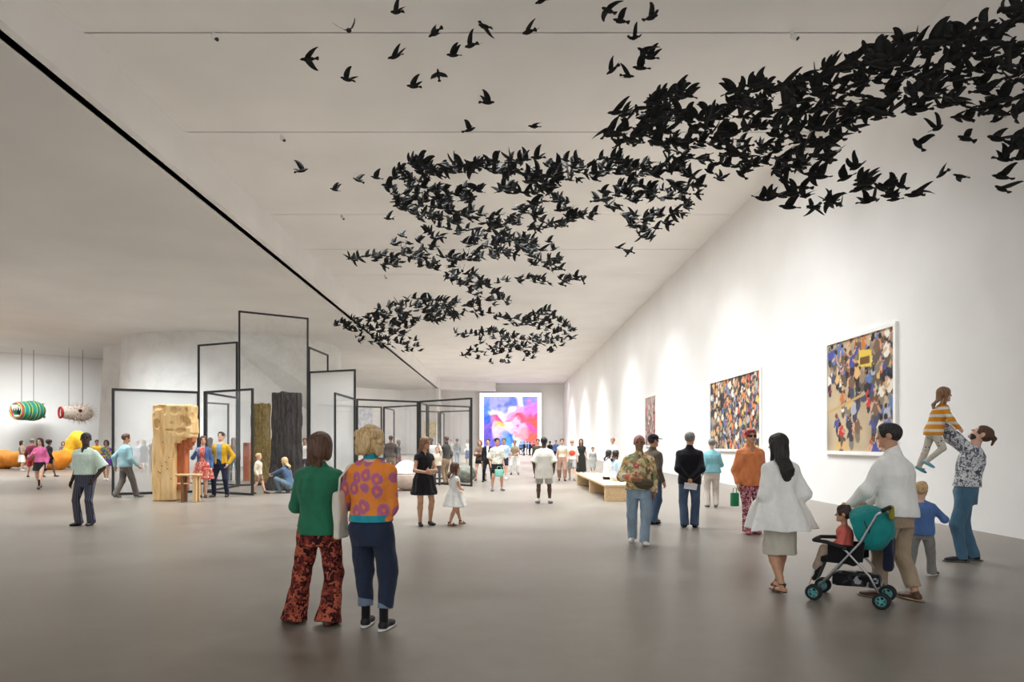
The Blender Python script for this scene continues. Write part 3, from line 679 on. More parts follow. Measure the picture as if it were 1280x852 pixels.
J = person('person with wavy blond hair, orange and purple spotted sweater and cropped navy trousers', 464, 786, 1.75, -8, fem=False, bulk=.95, skin='fair', hair=('wavy', 'blond'), head=(-10, 0, -4), seed=4, vox=.0062,
       top=dict(mat=leopard, hem=.535, loose=.026, boxy=.004, name='sweater', sl=.7), legs=dict(mat=navy_denim, top=.3, loose=.016, knee=.050, hemr=.036, len=.72, fold=.006),
       shoes=dict(mat=plain('black_sneaker', (26, 25, 27), .6), sole=W_sole, sock=sock_black, sockh=.12), feet=((-.045, .05, .042), (.065, 0, .042)), arms=(((.04, .14, .63), (1, -.5, -.6)), ((.05, .14, .66), (.35, -1, -.8))), toe=(4, -6), extras=ex_orange)
# tote bag over the shoulder, held by its strap
r = empty('tote_bag', J['root'].location+Vector((0, 0, 0)), math.radians(-8)); tag(r, 'off-white canvas tote bag slung over the shoulder of the orange sweater', 'bag')
canvas = fab('canvas', (222, 214, 198), .05)
sx, sz = J['sh'][0].x-.055, J['sh'][0].z
S = Sdf(.02); S.box((sx-.045, -.02, .98), (.030, .11, .20), .02); S.fold = folds(.007, 4, 8, 18); link('bag_body', S.mesh('bag_body', .008), canvas, r)
for y in (.055, -.085): MB().tube([(sx-.03, y-.02, 1.15), (sx-.025, y, 1.30), (sx+.02, y*.9, sz+.005), (sx+.055, y*.5, sz+.062), (sx+.075, 0, sz+.068)], .009, 6).build('strap', canvas, r, True)

# ---- left foreground man
person('man in a pale mint short-sleeved shirt and dark pinstriped trousers looking up', 107, 656, 1.80, 176, skin='deep', hair=('crop', 'black'), head=(28, 10, 0), face=True,
       top=dict(mat=mint_shirt, hem=.545, sleeve='tee', loose=.028, boxy=.01, vneck=True, name='shirt'), legs=dict(mat=pinstripe, loose=.01, knee=.036, hemr=.042, top=.34), shoes=S_black, arms=(('pocket'), 'down'), feet=((-.065, 0, .042), (.06, .02, .042)))
# ---- mother and girl in the centre
def ex_mum(J):
    band(J, 'belt', .30, .42, .022, black_cloth)
    Q = Sdf(.01); r_ = .100*J['H']; z = .345*J['H']; Q.loft([(z, 0, 0, r_*1.45, r_*1.25), (z+.07, 0, 0, r_*1.22, r_*1.05)], rip=(14, .10, .03, 2)); sub(J, 'ruffle', Q, black_cloth)
person('woman in a short ruffled black dress holding her hands at her waist', 530, 656, 1.72, -150, fem=True, skin='tan', hair=('long', 'lightbrown'), head=(35, -6, 0), face=True, seed=9,
       top=dict(mat=black_cloth, hem=.36, loose=.014, sleeve='cap', flare=.045, rip=7, vneck=True, name='dress'), shoes=S_black, arms=(((.0, .14, .62), (1, -.4, -.6)), ((.03, .16, .60), (1, -.4, -.6))), feet=((-.075, .0, .042), (.06, .03, .042)), extras=ex_mum)
person('small girl in a white sleeveless summer dress and brown sandals', 568, 656, 1.22, -62, fem=True, kid=.7, skin='tan', hair=('long', 'brown'), head=(-12, -4, 0), face=True, seed=10,
       top=dict(mat=white_cloth, hem=.30, loose=.012, sleeve='cap', flare=.11, rip=9, name='dress', flstart=.5), shoes=sandal_brown, arms=(((.06, .12, .52), (1, -.5, -.3)), ((.04, .13, .56), (1, -.5, -.3))), feet=((-.05, .13, .045), (.05, -.10, .045)))
# ---- the man in the long white shirt
person('man from behind in a long white T-shirt and pale grey shorts', 680, 629, 1.75, -4, skin='dark', hair=('short', 'black'), top=dict(mat=offwhite, hem=.375, sleeve='tee', loose=.03, boxy=.025, name='t_shirt'),
       legs=dict(kind='shorts', mat=lightgrey, name='shorts', len=.86, hemr=.058), shoes=dict(mat=plain('grey_shoe', (112, 112, 116), .6), sole=W_sole, sock=sock_white, sockh=.07), feet=((-.085, 0, .042), (.085, 0, .042)), arms=('loose', 'loose'), toe=(20, -20))
# ---- right hand group
def ex_bag(J):
    S = Sdf(.02); S.ell((-.06, .22, .96), (.15, .085, .085)); S.cap((-.18, .2, .98), (-.2, .08, 1.1), .02, .015); sub(J, 'shoulder_bag', S, plain('olive_leather', (84, 72, 48), .6))
person('person with cropped pink hair, busy floral jacket and light blue jeans walking forward', 799, 679, 1.72, 172, skin='brown', hair=('crop', 'rose'), face=True, top=dict(mat=camp_floral, hem=.50, loose=.035, boxy=.012, collar=True, vneck=True, name='jacket', fold=.006),
       legs=dict(mat=lightdenim, loose=.018, knee=.048, hemr=.044), shoes=S_white, feet=((-.04, .08, .045), (.055, -.10, .055)), arms=('down', ((.06, .15, .60), (.8, -.5, -.4))), extras=lambda J: (ex_bag(J),))
person('man in a dark baseball cap, grey-brown jacket and blue jeans turned to the right', 816, 654, 1.76, -62, skin='tan', hair=('short', 'darkbrown'), head=(-14, 0, 0), top=dict(mat=fab('taupe_jacket', (98, 88, 76)), hem=.48, loose=.03, boxy=.012, name='jacket', collar=True),
       legs=dict(mat=denim, loose=.02, knee=.046, hemr=.044), shoes=S_black, feet='step', arms=('down', 'down'), face=True, extras=cap_hat(fab('navy_cap', (30, 30, 44))))
J = person('man from behind in a black blazer and blue jeans with hands clasped', 862, 659, 1.80, -14, skin='tan', hair=('short', 'grey'), head=(-22, 0, 0), top=dict(mat=fab('black_blazer', (26, 25, 32), .08), hem=.455, loose=.020, boxy=.008, name='blazer', collar=True),
       legs=dict(mat=denim, loose=.012, knee=.043, hemr=.046), shoes=S_black, arms=('back', 'back'), feet=((-.05, 0, .042), (.05, .03, .042)), bulk=1.06)
o = MB().box((0, 0, 0), (.23, .008, .13)).build('leaflet', plain('paper', (232, 232, 236), .7)); o.location = J['root'].location+Vector((-.04, -.20, .79)); o.rotation_euler = (.5, .12, -.2); tag(o, 'white leaflet held behind the back of the black blazer', 'leaflet')
person('person from behind in a pale teal sweater and cream trousers', 890, 633.5, 1.70, -6, fem=True, bulk=1.08, skin='fair', hair=('short', 'grey'), top=dict(mat=fab('aqua_knit', (134, 190, 198)), hem=.50, loose=.022, boxy=.01, name='sweater'),
       legs=dict(mat=fab('cream_trouser', (214, 202, 192)), loose=.012, knee=.044, hemr=.040), shoes=S_grey, arms=('down', 'front'))
def ex_or(J): sunglasses(J)
J = person('person in an orange shirt and pink patterned trousers, facing the room in sunglasses', 938, 666, 1.84, 180, skin='tan', hair=('short', 'red'), face=True, top=dict(mat=orangec, hem=.455, loose=.022, boxy=.012, collar=True, vneck=True, name='shirt', fold=.006),
       legs=dict(mat=pinkprint, loose=.016, knee=.043, hemr=.046), shoes=dict(mat=plain('pink_shoe', (190, 110, 120), .6)), arms=('down', 'down'), feet=((-.04, 0, .042), (.04, .03, .042)), extras=ex_or)
r = empty('handbag', J['root'].location+Vector((-.30, -.06, 0)), .25); tag(r, 'small green handbag hanging beside the orange shirt', 'bag')
MB().box((0, 0, .60), (.14, .07, .24), 0, .015).build('bag_body', plain('green_leather', (40, 140, 92), .5), r, True); MB().tube([(-.04, 0, .71), (-.02, 0, .80), (.03, 0, .80), (.04, 0, .71)], .007, 6).build('handle', plain('green_leather', (40, 140, 92), .5), r)
# long-haired woman walking away
def ex_white(J):
    H = J['H']; Q = Sdf(.03)
    zt = .60*H; zb = .43*H
    Q.loft([(zb, .0, -.01, .235, .17), (zb+.10, 0, -.01, .20, .145), (zb+.22, 0, 0, .165, .125), (zb+.40, 0, 0, .15, .115)], rip=(5, .10, .0, 1.2)); Q.fold = folds(.006, 3, 6, 20)
    sub(J, 'shirt_tail', Q, white_cloth)
person('woman with long black hair in a loose white shirt and narrow cream skirt, walking away', 975, 738, 1.70, 8, fem=True, skin='tan', hair=('vlong', 'black'), head=(22, -6, 0), seed=21, vox=.0068,
       top=dict(mat=fab('white_linen', (242, 241, 236), .03), hem=.395, loose=.030, boxy=.004, name='shirt', flare=.095, rip=5, ripa=.13, fold=.006, sl=1.0, flstart=.62), legs=dict(kind='skirt', name='skirt', mat=fab('cream_skirt', (206, 200, 184), .04), hem=.235, flare=.0, rip=6, ripa=.03),
       shoes=sandal_brown, arms=(((.115, .07, .50), (.3, -1, -.2)), ((.12, .05, .51), (.3, -1, -.2))), feet=((-.035, -.08, .05), (.035, .08, .042)), hands=None)
# man with the pushchair
J_push = person('man from behind in a white linen shirt and beige trousers pushing a pushchair', 1122, 749, 1.80, 34, skin='tan', hair=('short', 'black'), head=(22, -4, 0), seed=22, vox=.0068,
       top=dict(mat=fab('white_linen', (242, 241, 236), .03), hem=.475, loose=.032, boxy=.016, collar=True, name='shirt', fold=.007), legs=dict(mat=beige, loose=.018, knee=.047, hemr=.038, len=.86, fold=.007), shoes=dict(mat=plain('brown_leather', (84, 56, 40), .45), sole=plain('tan_sole', (150, 130, 104), .7)),
       feet=((-.045, .07, .042), (.05, -.07, .045)), arms=(((.10, .22, .525), (.6, -.8, -.5)), ((.06, .20, .525), (.8, -.8, -.5))), lean=(0, .03))
# small boy
person('small blond boy in a blue sweatshirt and grey trousers pointing right', 1152, 719, 1.13, -48, kid=.75, skin='fair', hair=('short', 'blond'), head=(-10, 12, 0), seed=23, top=dict(mat=blue_knit, hem=.44, loose=.014, boxy=.012, name='sweatshirt'),
       legs=dict(mat=fab('soft_grey_trouser', (140, 138, 134)), loose=.014, knee=.046, hemr=.044), shoes=dict(mat=plain('navy_sneaker', (40, 44, 62), .6), sole=W_sole), feet=((-.09, -.10, .045), (.07, .10, .042)), arms=(((.06, .22, .70), (.5, -.3, -1)), ((.10, .16, .66), (.8, -.5, -.6))))
# father and lifted girl
def ex_dad(J):
    band(J, 'hem_band', .14, .26, .026, navy)
    wristcuffs(J, navy, .8, .034); S = Sdf(.015); hd, L, Rh = J['hd'], J['L'], J['Rh']; S.ell(hd(0, .12, -.26), (.275*L, .28*L, .25*L), Rh); S.ell(hd(0, .45, .04), (.28*L, .24*L, .24*L), Rh, sub=True); S.box(hd(0, -.25, -.2), (.5*L, .22*L, .6*L), .01, Rh, sub=True); sub(J, 'beard', S, hairmat('hair_darkbrown', *HAIR['darkbrown']))
person('bearded man in a blue and white patterned sweatshirt and jeans lifting a girl', 1207, 701, 1.86, 62, skin='fair', hair=('tail', 'brown'), head=(0, 42, 0), seed=24, bulk=1.0, lean=(0, -.045), hipoff=(0, .0),
       top=dict(mat=bwprint, hem=.545, loose=.026, boxy=.008, name='sweatshirt'), legs=dict(mat=fab('mid_denim', (78, 112, 136), .1), loose=.014, knee=.043, hemr=.034, top=.3), shoes=dict(mat=plain('black_sneaker', (26, 25, 27), .6), sole=plain('grey_sole', (90, 88, 86), .7)),
       feet=((-.055, .03, .042), (.055, -.06, .042)), arms=(((.060, .17, 1.02), (.6, .5, -.6)), ((.060, .15, 1.02), (.6, .5, -.6))), extras=ex_dad)
d_g = 8.5
person('laughing little girl in an orange and white sweater held up in the air', 1184, None, 1.12, -112, d=8.55, X=(1181-HX)*8.55/F, fem=True, kid=.65, skin='fair', hair=('long', 'lightbrown'), head=(10, -4, 0), face=True, seed=25, z0=1.22, tilt=(0, 0), lean=(0, .10), hipoff=(0, -.12),
       top=dict(mat=ylwstripe, hem=.43, loose=.016, boxy=.008, name='sweater'), legs=dict(mat=spots, loose=.006, knee=.038, hemr=.030, name='leggings'), shoes=dict(mat=plain('blue_sock_shoe', (110, 168, 190), .8)),
       feet=((-.06, -.26, .02), (.07, -.20, .12)), arms=(((.10, .10, .50), (1, -.2, -.5)), ((.12, .12, .50), (1, -.2, -.5))))
# ---------------- middle distance and background visitors
B1 = dict(mat=black_cloth, hem=.50, name='shirt')
def T(mat, **k): return dict(dict(mat=mat, hem=.50, name='shirt', loose=.016), **k)
def L_(mat, **k): return dict(dict(mat=mat, loose=.012, name='trousers'), **k)
def SH(mat, **k): return dict(dict(mat=mat, kind='shorts', name='shorts'), **k)
def SK(mat, **k): return dict(dict(mat=mat, kind='skirt', name='skirt'), **k)
# left gallery
person('woman in a pink cardigan and short black skirt striding forward', 50, 611, 1.76, -168, fem=True, skin='fair', hair=('long', 'darkbrown'), face=True, top=T(pink, hem=.52), legs=SK(black_cloth, hem=.36, flare=.01), shoes=dict(kind='boot', mat=plain('black_leather', (28, 26, 26), .4)), feet='walk', arms=('down', 'chest'))
person('man in a maroon shirt, green top layer and red trousers behind the pink cardigan', 40, 596, 1.78, 10, skin='tan', hair=('short', 'grey'), top=T(maroon), legs=SH(redc, hemr=.06, len=.95), shoes=S_black, feet='apart', extras=lambda J: band(J, 'waist_wrap', -.05, .25, .03, greenc))
person('woman in black with her back turned, behind the pink cardigan', 61, 596, 1.74, -20, fem=True, skin='brown', hair=('afro', 'black'), top=T(black_cloth, hem=.36, name='dress'), shoes=S_black, feet='walk2')
person('woman in a beige top and white skirt behind the orange sculpture', 27, 588, 1.72, -70, fem=True, skin='fair', hair=('bob', 'darkbrown'), top=T(beige, sleeve='short'), legs=SK(white_cloth, hem=.28), shoes=S_white, arms=('chest', 'front'))
person('person in grey with folded arms beside the orange sculpture', 79, 585, 1.66, -150, fem=True, skin='fair', hair=('bob', 'darkbrown'), top=T(greyc, sleeve='short'), legs=SK(white_cloth, hem=.30), shoes=S_grey, arms=('cross', 'cross'))
person('person in a patterned grey dress at the foot of the yellow sculpture', 86, 584, 1.58, 150, fem=True, skin='tan', hair=('long', 'brown'), top=T(olive_print, hem=.35, name='dress', flare=.03), shoes=S_black, arms=('front', 'front'))
person('person in a blue shirt half hidden behind the mint-shirted man', 98, 584, 1.80, 5, skin='tan', hair=('short', 'darkbrown'), top=T(jacketblue), legs=L_(navy), shoes=S_black)
person('person with dark hair just behind the shoulder of the mint-shirted man', 121, 592, 1.75, -140, skin='brown', hair=('short', 'black'), top=T(mustard), legs=L_(charcoal), shoes=S_black)
J = person('woman in a bright purple and yellow skirt beside the first glass screen', 133, 600, 1.72, -160, fem=True, skin='tan', hair=('bob', 'black'), face=True, top=T(brightprint, sleeve='short'), legs=SK(purplec, hem=.36), shoes=S_white, feet='walk')
person('man in a pale teal shirt and grey trousers walking past the first glass screen', 157, 622, 1.86, -35, skin='tan', hair=('short', 'brown'), head=(-15, 0, 0), top=T(teal_shirt, loose=.024, boxy=.01, hem=.48), legs=L_(fab('stone_grey_trouser', (104, 98, 92)), knee=.045, hemr=.042), shoes=S_grey, feet='walk2', arms=('swingb', 'swingf'), seed=31)
person('woman in a navy dress, a reflection built behind the first glass screen', 180, 590, 1.74, 175, fem=True, skin='fair', hair=('bob', 'darkbrown'), top=T(navy, hem=.30, sleeve='short', name='dress', flare=.03), shoes=S_black)  # this and the next three figures stand in for mirror images
person('man in dark clothes and a pale hat, a reflection built behind the first screen', 192, 590, 1.88, 178, skin='tan', hair=('short', 'grey'), top=T(charcoal), legs=L_(fab('dark_olive_trouser', (64, 64, 58))), shoes=S_black, extras=cap_hat(white_cloth, hat=True))
person('woman in a red dress built as a reflection next to the pale-hatted man', 203, 590, 1.76, 170, fem=True, skin='fair', hair=('bob', 'darkbrown'), top=T(redc, hem=.34, sleeve='short', name='dress', flare=.02), shoes=S_black)
person('person in light blue built as a reflection behind glass, left of the navy dress', 172, 588, 1.70, 170, skin='fair', hair=('short', 'brown'), top=T(skyshirt), legs=L_(lightgrey), shoes=S_grey)
def ex_jk(J):
    pass
person('woman in a blue jacket and red floral dress beside the wooden stool', 254, 621.5, 1.80, -172, fem=True, skin='fair', hair=('long', 'brown'), face=True, head=(20, 0, 0),
       top=dict(mat=jacketblue, hem=.52, loose=.022, open=.04, name='jacket', under=dict(mat=redfloral, hem=.30, loose=.012, flare=.06, sleeve='none', name='dress', rip=7)), shoes=S_brown, arms=('down', 'phone'), feet='close')
person('man in a mustard cardigan, blue shirt and navy trousers', 276, 620.5, 1.92, 180, skin='fair', hair=('short', 'darkbrown'), face=True, head=(0, 14, 0),
       top=dict(mat=mustard, hem=.50, loose=.020, open=.034, name='cardigan', under=dict(mat=fab('chambray', (120, 160, 196)), hem=.51, loose=.010, name='shirt')), legs=L_(navy), shoes=dict(mat=plain('brown_leather', (84, 56, 40), .45), sock=sock_white), feet='apart', arms=('pocket', 'pocket'))
person('long-haired woman in a rose top and blue jeans, a reflection built behind the mustard cardigan', 292, 600, 1.82, 20, fem=True, skin='fair', hair=('vlong', 'lightbrown'), top=T(fab('rose_top', (176, 104, 110))), legs=L_(fab('teal_jean', (96, 138, 156)), knee=.034, hemr=.026), shoes=S_brown, feet='step')  # reflected figure, modelled as a person behind the screen
person('long-haired woman in jeans standing between the jacketed couple', 263, 600, 1.82, -20, fem=True, skin='fair', hair=('vlong', 'brown'), top=T(fab('plum_top', (130, 84, 92))), legs=L_(fab('teal_jean', (96, 138, 156)), knee=.034, hemr=.026), shoes=S_brown, feet='step2')
person('fair-haired child in beige shorts walking past the yellow trunk', 323, 617, 1.27, -88, kid=.5, skin='fair', hair=('short', 'blond'), top=T(cream, hem=.47), legs=SH(khaki), shoes=S_brown, feet='walk')
person('blond woman in a denim jacket crouching at the foot of the dark trunk', 357, 616, 1.72, 72, d=20.4, fem=True, skin='fair', hair=('long', 'blond'), head=(10, -12, 0), pelvis=.17, lean=(0, .10), hipoff=(0, -.10), top=T(fab('denim_jacket', (84, 104, 132)), hem=.50), legs=L_(fab('slate_trouser', (112, 132, 144)), top=.2), shoes=S_grey, feet='squat', arms=(((.02, .33, .33), (.4, -.3, -1)), ((.02, .36, .30), (.4, -.3, -1))))
person('person in a dark jacket and white top between the dark trunk and a screen post', 381, 601, 1.80, -165, skin='tan', hair=('short', 'brown'), top=dict(mat=charcoal, hem=.5, loose=.02, open=.035, name='jacket', under=T(white_cloth)), legs=L_(fab('plum_trouser', (70, 50, 62))), shoes=S_black)
person('man in a blue-grey jacket standing beyond the green sweater', 430, 602, 1.84, 165, skin='tan', hair=('short', 'darkbrown'), top=T(fab('blue_grey_jacket', (62, 78, 92)), loose=.026), legs=L_(fab('slate_dark', (54, 58, 66))), shoes=S_black, arms=('front', 'front'))
person('dark-haired person in a light shirt beyond the blond woman', 475.5, 598, 1.84, 10, skin='tan', hair=('short', 'darkbrown'), top=T(lightgrey), legs=L_(charcoal), shoes=S_black)
person('man from behind in a dark brown sweater and khaki trousers', 488.5, 598, 1.92, 8, skin='brown', hair=('short', 'darkbrown'), top=T(fab('espresso_knit', (62, 48, 42)), loose=.03, boxy=.02), legs=L_(khaki), shoes=S_black, bulk=1.05)
person('woman in a plum skirt and dark top beside the brown sweater', 498, 591, 1.76, 90, fem=True, skin='fair', hair=('bob', 'brown'), top=T(charcoal), legs=SK(fab('plum_skirt', (92, 48, 58)), hem=.22), shoes=S_black, arms=('phone', 'phone'))
person('man in a white T-shirt behind the woman in the black dress', 539, 598, 1.82, 175, skin='dark', hair=('short', 'black'), top=T(white_cloth, sleeve='tee'), legs=L_(black_cloth), shoes=S_black)
person('child in a cream top and grey leggings between the black dress and the black turtleneck', 547, 606, 1.46, 170, kid=.35, fem=True, skin='fair', hair=('bun', 'lightbrown'), top=T(cream), legs=L_(fab('dark_grey_legging', (80, 76, 76)), knee=.034, hemr=.028), shoes=S_black, arms=('up', 'down'))
person('man in a black turtleneck and khaki trousers inside the glass screens', 558, 604, 1.86, 60, skin='brown', hair=('crop', 'darkbrown'), top=T(fab('black_knit', (44, 40, 38)), turtle=True), legs=L_(khaki), shoes=S_brown, arms=('phone', 'down'))
person('small figure in grey beside the jeans-clad pair at the far wall', 563.5, 578.5, 1.86, 170, skin='tan', hair=('short', 'black'), top=T(lightgrey), legs=L_(greyc), shoes=S_black)
person('figure with big dark hair and pale jeans at the far wall', 571.5, 578.5, 1.90, 10, fem=True, skin='brown', hair=('afro', 'black'), top=T(greyc), legs=L_(lightdenim), shoes=S_white)
person('figure in a white top and blue skirt by the far end of the glass screens', 585, 578.5, 1.84, 170, fem=True, skin='fair', hair=('bob', 'brown'), top=T(white_cloth), legs=SK(jacketblue, hem=.2), shoes=S_white)
# centre
person('woman in a grey jumper, black skirt and long black socks', 600, 600.5, 1.72, 172, fem=True, skin='fair', hair=('bob', 'lightbrown'), top=T(olive_print, loose=.03), legs=SK(black_cloth, hem=.42, flare=.02), shoes=dict(kind='boot', mat=plain('black_leather', (28, 26, 26), .4)), feet='wide', arms=('cross', 'cross'))
person('man in a black suit with white shirt', 610, 602, 1.77, 174, skin='fair', hair=('short', 'darkbrown'), top=dict(mat=fab('black_blazer', (26, 25, 32), .08), hem=.46, loose=.022, open=.016, name='jacket', under=T(white_cloth, loose=.008)), legs=L_(fab('black_blazer', (26, 25, 32), .08)), shoes=S_black, arms=('hip', 'down'), feet='apart')
J = person('man in a white speckled shirt and black shorts carrying a mint bag', 621, 613, 1.76, -160, skin='tan', hair=('short', 'black'), top=T(patternwhite, sleeve='tee', loose=.028), legs=SH(black_cloth), shoes=dict(mat=plain('grey_shoe', (112, 112, 116), .6), sock=sock_white), arms=('down', 'down'), feet='apart')
r = empty('handbag', J['root'].location+Vector((.08, -.28, 0)), .1); tag(r, 'mint green bag carried by the man in the speckled shirt', 'bag'); mg = plain('mint_leather', (130, 190, 172), .5)
MB().box((0, 0, .60), (.28, .09, .24), 0, .02).build('bag_body', mg, r, True); MB().tube([(-.08, 0, .71), (-.05, 0, .82), (.05, 0, .82), (.08, 0, .71)], .008, 6).build('handle', mg, r)
person('man in a light blue shirt and dark shorts beside the speckled shirt', 630, 599, 1.80, 178, skin='tan', hair=('short', 'brown'), top=T(skyshirt, sleeve='tee'), legs=SH(navy), shoes=S_white, feet='walk')
person('woman in wide white trousers and a pale top standing in front of the big screen', 643.5, 593, 1.74, 176, fem=True, skin='tan', hair=('bun', 'lightbrown'), top=T(beige, sleeve='short', hem=.54), legs=L_(white_cloth, knee=.06, hemr=.075, len=.85), shoes=S_black, arms=('front', 'down'), feet='apart')
for i, (x, y, c, c2, lab) in enumerate([(651, 568.5, jacketblue, navy, 'tiny figure in blue in front of the big screen'), (655, 569, navy, navy, 'tiny figure in navy in front of the big screen'), (659, 568, brownc, charcoal, 'tiny figure in brown in front of the big screen'), (662.5, 569, navy, black_cloth, 'tiny dark figure right of the brown one before the screen'), (667, 568.5, maroon, navy, 'tiny figure in maroon at the right of the screen crowd')]):
    person(lab, x, y, 1.75, 170-i*40, skin='tan', hair=('short', 'darkbrown'), top=T(c), legs=L_(c2), shoes=S_black)
person('person in dark clothes just left of the long white T-shirt', 672.5, 597, 1.78, 170, skin='tan', hair=('short', 'darkbrown'), top=T(fab('olive_shirt', (84, 78, 62))), legs=L_(charcoal), shoes=S_black)
person('far figure in black between the white T-shirt and the brown outfit', 687.5, 577, 1.74, 10, skin='brown', hair=('short', 'black'), top=T(black_cloth), legs=L_(black_cloth), shoes=S_black)
person('far figure in blue by the corner of the hall', 695, 578, 1.80, 170, skin='tan', hair=('short', 'darkbrown'), top=T(jacketblue), legs=L_(navy), shoes=S_black)
person('woman in a beige top and loose brown trousers walking forward', 702.5, 600.5, 1.78, 178, fem=True, skin='fair', hair=('short', 'brown'), face=True, top=T(cream, sleeve='cap', hem=.55), legs=L_(fab('taupe_trouser', (164, 130, 112)), knee=.055, hemr=.044, len=.9), shoes=S_black, arms=('down', 'down'), feet='step')
def ex_red(J):
    MB().ball((0, J['tr'](.6)[1]+.02, J['zh']+.55*J['T']), (.13, .03, .12), 12, 8).build('red_print', plain('red_print', (226, 84, 46), .8), J['root'], True)
person('person in sunglasses with a red motif on a white shirt and grey shorts', 715, 600, 1.74, 176, skin='fair', hair=('short', 'blond'), top=T(white_cloth, sleeve='tee', loose=.026), legs=SH(lightgrey, len=.95), shoes=S_grey, feet='walk', extras=lambda J: (ex_red(J), sunglasses(J)))
person('woman in a long black dress with a white hem band', 726.5, 597, 1.78, 172, fem=True, skin='tan', hair=('long', 'black'), top=T(fab('black_dress', (50, 50, 46)), hem=.16, sleeve='cap', flare=.03, name='dress'), shoes=S_black,
       extras=lambda J: sub(J, 'hem_band', Sdf(.01).loft([(.20*J['H'], 0, 0, .100*J['H']+.048, .07*J['H']+.048), (.25*J['H'], 0, 0, .100*J['H']+.043, .07*J['H']+.043)]), white_cloth))
person('child in a pale grey robe near the far end of the bench', 741, 590, 1.36, 172, kid=.4, skin='tan', hair=('short', 'black'), top=T(lightgrey, hem=.18, flare=.02, name='robe'), shoes=S_white)
person('woman in a white shirt standing beyond the bench', 766, 601, 1.80, 150, fem=True, skin='tan', hair=('bun', 'lightbrown'), top=T(white_cloth, loose=.03, flare=.03), legs=L_(offwhite), shoes=S_white, arms=('face', 'down'))
# seated on the bench
BZ = .45
for lab, xx, dd, tp, bt, yw, lean_ in [('woman in a pale blue shirt with black hair seated on the bench', 771, 19.2, skyshirt, offwhite, -72, .02), ('woman in a white shirt and black skirt seated further along the bench', 761, 20.0, white_cloth, black_cloth, -80, .04)]:
    person(lab, xx, None, 1.66, yw, d=dd, fem=True, skin='fair', hair=('long', 'black'), top=T(tp, hem=.49, loose=.03, sleeve='short'), legs=L_(bt, top=.2), shoes=S_white if tp is skyshirt else S_black, pelvis=.335, feet=((-.06, .36, .042), (.06, .34, .042)), arms=('lap', 'lap'), lean=(0, lean_), hipoff=(0, -.04))
# ------------------------------------------------------------------ black framed glass screens
M_frame = plain('black_steel', (40, 41, 40), .45, var=.03)
def glass(name, transp, gloss, tint=(228, 228, 226)):
    if name in MATS: return MATS[name]
    m = bpy.data.materials.new(name); m.use_nodes = True; nt = m.node_tree; nt.nodes.clear()
    out = nt.nodes.new('ShaderNodeOutputMaterial'); t = nt.nodes.new('ShaderNodeBsdfTransparent'); d = nt.nodes.new('ShaderNodeBsdfDiffuse'); tr = nt.nodes.new('ShaderNodeBsdfTranslucent'); g = nt.nodes.new('ShaderNodeBsdfGlossy')
    g.inputs['Roughness'].default_value = .02; d.inputs['Color'].default_value = lin(tint); tr.inputs['Color'].default_value = lin(tint); g.inputs['Color'].default_value = (.95, .95, .95, 1)
    a = nt.nodes.new('ShaderNodeMixShader'); a.inputs[0].default_value = .5; nt.links.new(d.outputs[0], a.inputs[1]); nt.links.new(tr.outputs[0], a.inputs[2])
    b = nt.nodes.new('ShaderNodeMixShader'); b.inputs[0].default_value = transp; nt.links.new(a.outputs[0], b.inputs[1]); nt.links.new(t.outputs[0], b.inputs[2])
    c_ = nt.nodes.new('ShaderNodeMixShader'); c_.inputs[0].default_value = gloss; nt.links.new(b.outputs[0], c_.inputs[1]); nt.links.new(g.outputs[0], c_.inputs[2])
    nt.links.new(c_.outputs[0], out.inputs['Surface']); MATS[name] = m; return m
G_clear = glass('clear_glass', .99, .03); G_half = glass('half_mirror_glass', .66, .10, (238, 238, 236)); G_white = glass('milky_glass', .45, .06, (244, 244, 242))  # half mirror: white mixed in stands for the bright room it reflects
def P2(x, d): return Vector(((x-HX)*d/F, d, 0))
def screen(label, a, b, ztop, gl, wd=.10, group=None, z0=.0):
    d = b-a; Ln = d.length; ang = math.atan2(d.y, d.x)
    r = empty('glass_screen', a.lerp(b, .5), ang); tag(r, label, 'glass screen', group)
    m = MB(); w2 = wd/2
    for s in (-1, 1): m.box((s*(Ln/2-w2), 0, ztop/2), (wd, wd, ztop), 0, .008)
    m.box((0, 0, ztop-w2), (Ln-wd, wd*.98, wd)); m.box((0, 0, w2+z0), (Ln-wd, wd*.98, wd)); m.build('frame', M_frame, r)
    MB().box((0, 0, (ztop+z0)/2), (Ln-2*wd, .012, ztop-z0-2*wd)).build('pane', gl, r)
ZS = 3.25
hub = P2(254, 20.6)
screen('wide half-mirror glass screen in a black frame left of the pine sculpture', P2(139.5, 19.4), hub+Vector((-.12, 0, 0)), ZS, G_half, .075)
screen('clear glass screen in a black frame behind the mustard cardigan', hub+Vector((.06, -.06, 0)), P2(316.5, 19.4), ZS, G_clear, .065)
screen('narrow clear glass screen running back from the hinge post of the first two', hub+Vector((.02, .14, 0)), P2(298, 23.3), ZS, G_clear, .065)
screen('small screen seen behind the couple in jackets', P2(256, 25.9), P2(286, 27), ZS, G_clear, .065)
screen('tallest glass screen, rising above the others near the dark trunk', P2(298, 23.6), P2(385.6, 25), 6.47, G_clear, .065)
screen('raised glass screen left of the tallest one', P2(247.6, 24.6), P2(297, 23.8), 5.36, G_clear, .065)
screen('tall narrow glass screen right of the tallest one', P2(386, 25.2), P2(410, 27.5), 5.38, G_clear, .065)
screen('tall milky white glass screen above the green sweater', P2(386.5, 24.85), P2(444.5, 24.05), 4.36, G_white, .065)
screen('screen slanting back behind the two front visitors', P2(418.5, 21), P2(443.5, 23.85), ZS, G_clear, .065)
screen('wide clear screen beyond the brown sweater', P2(445.5, 24.0), P2(523, 25.4), ZS, G_clear, .065)
screen('clear screen nearest the big video wall', P2(524.5, 25.3), P2(590, 23.4), ZS, G_clear, .065)
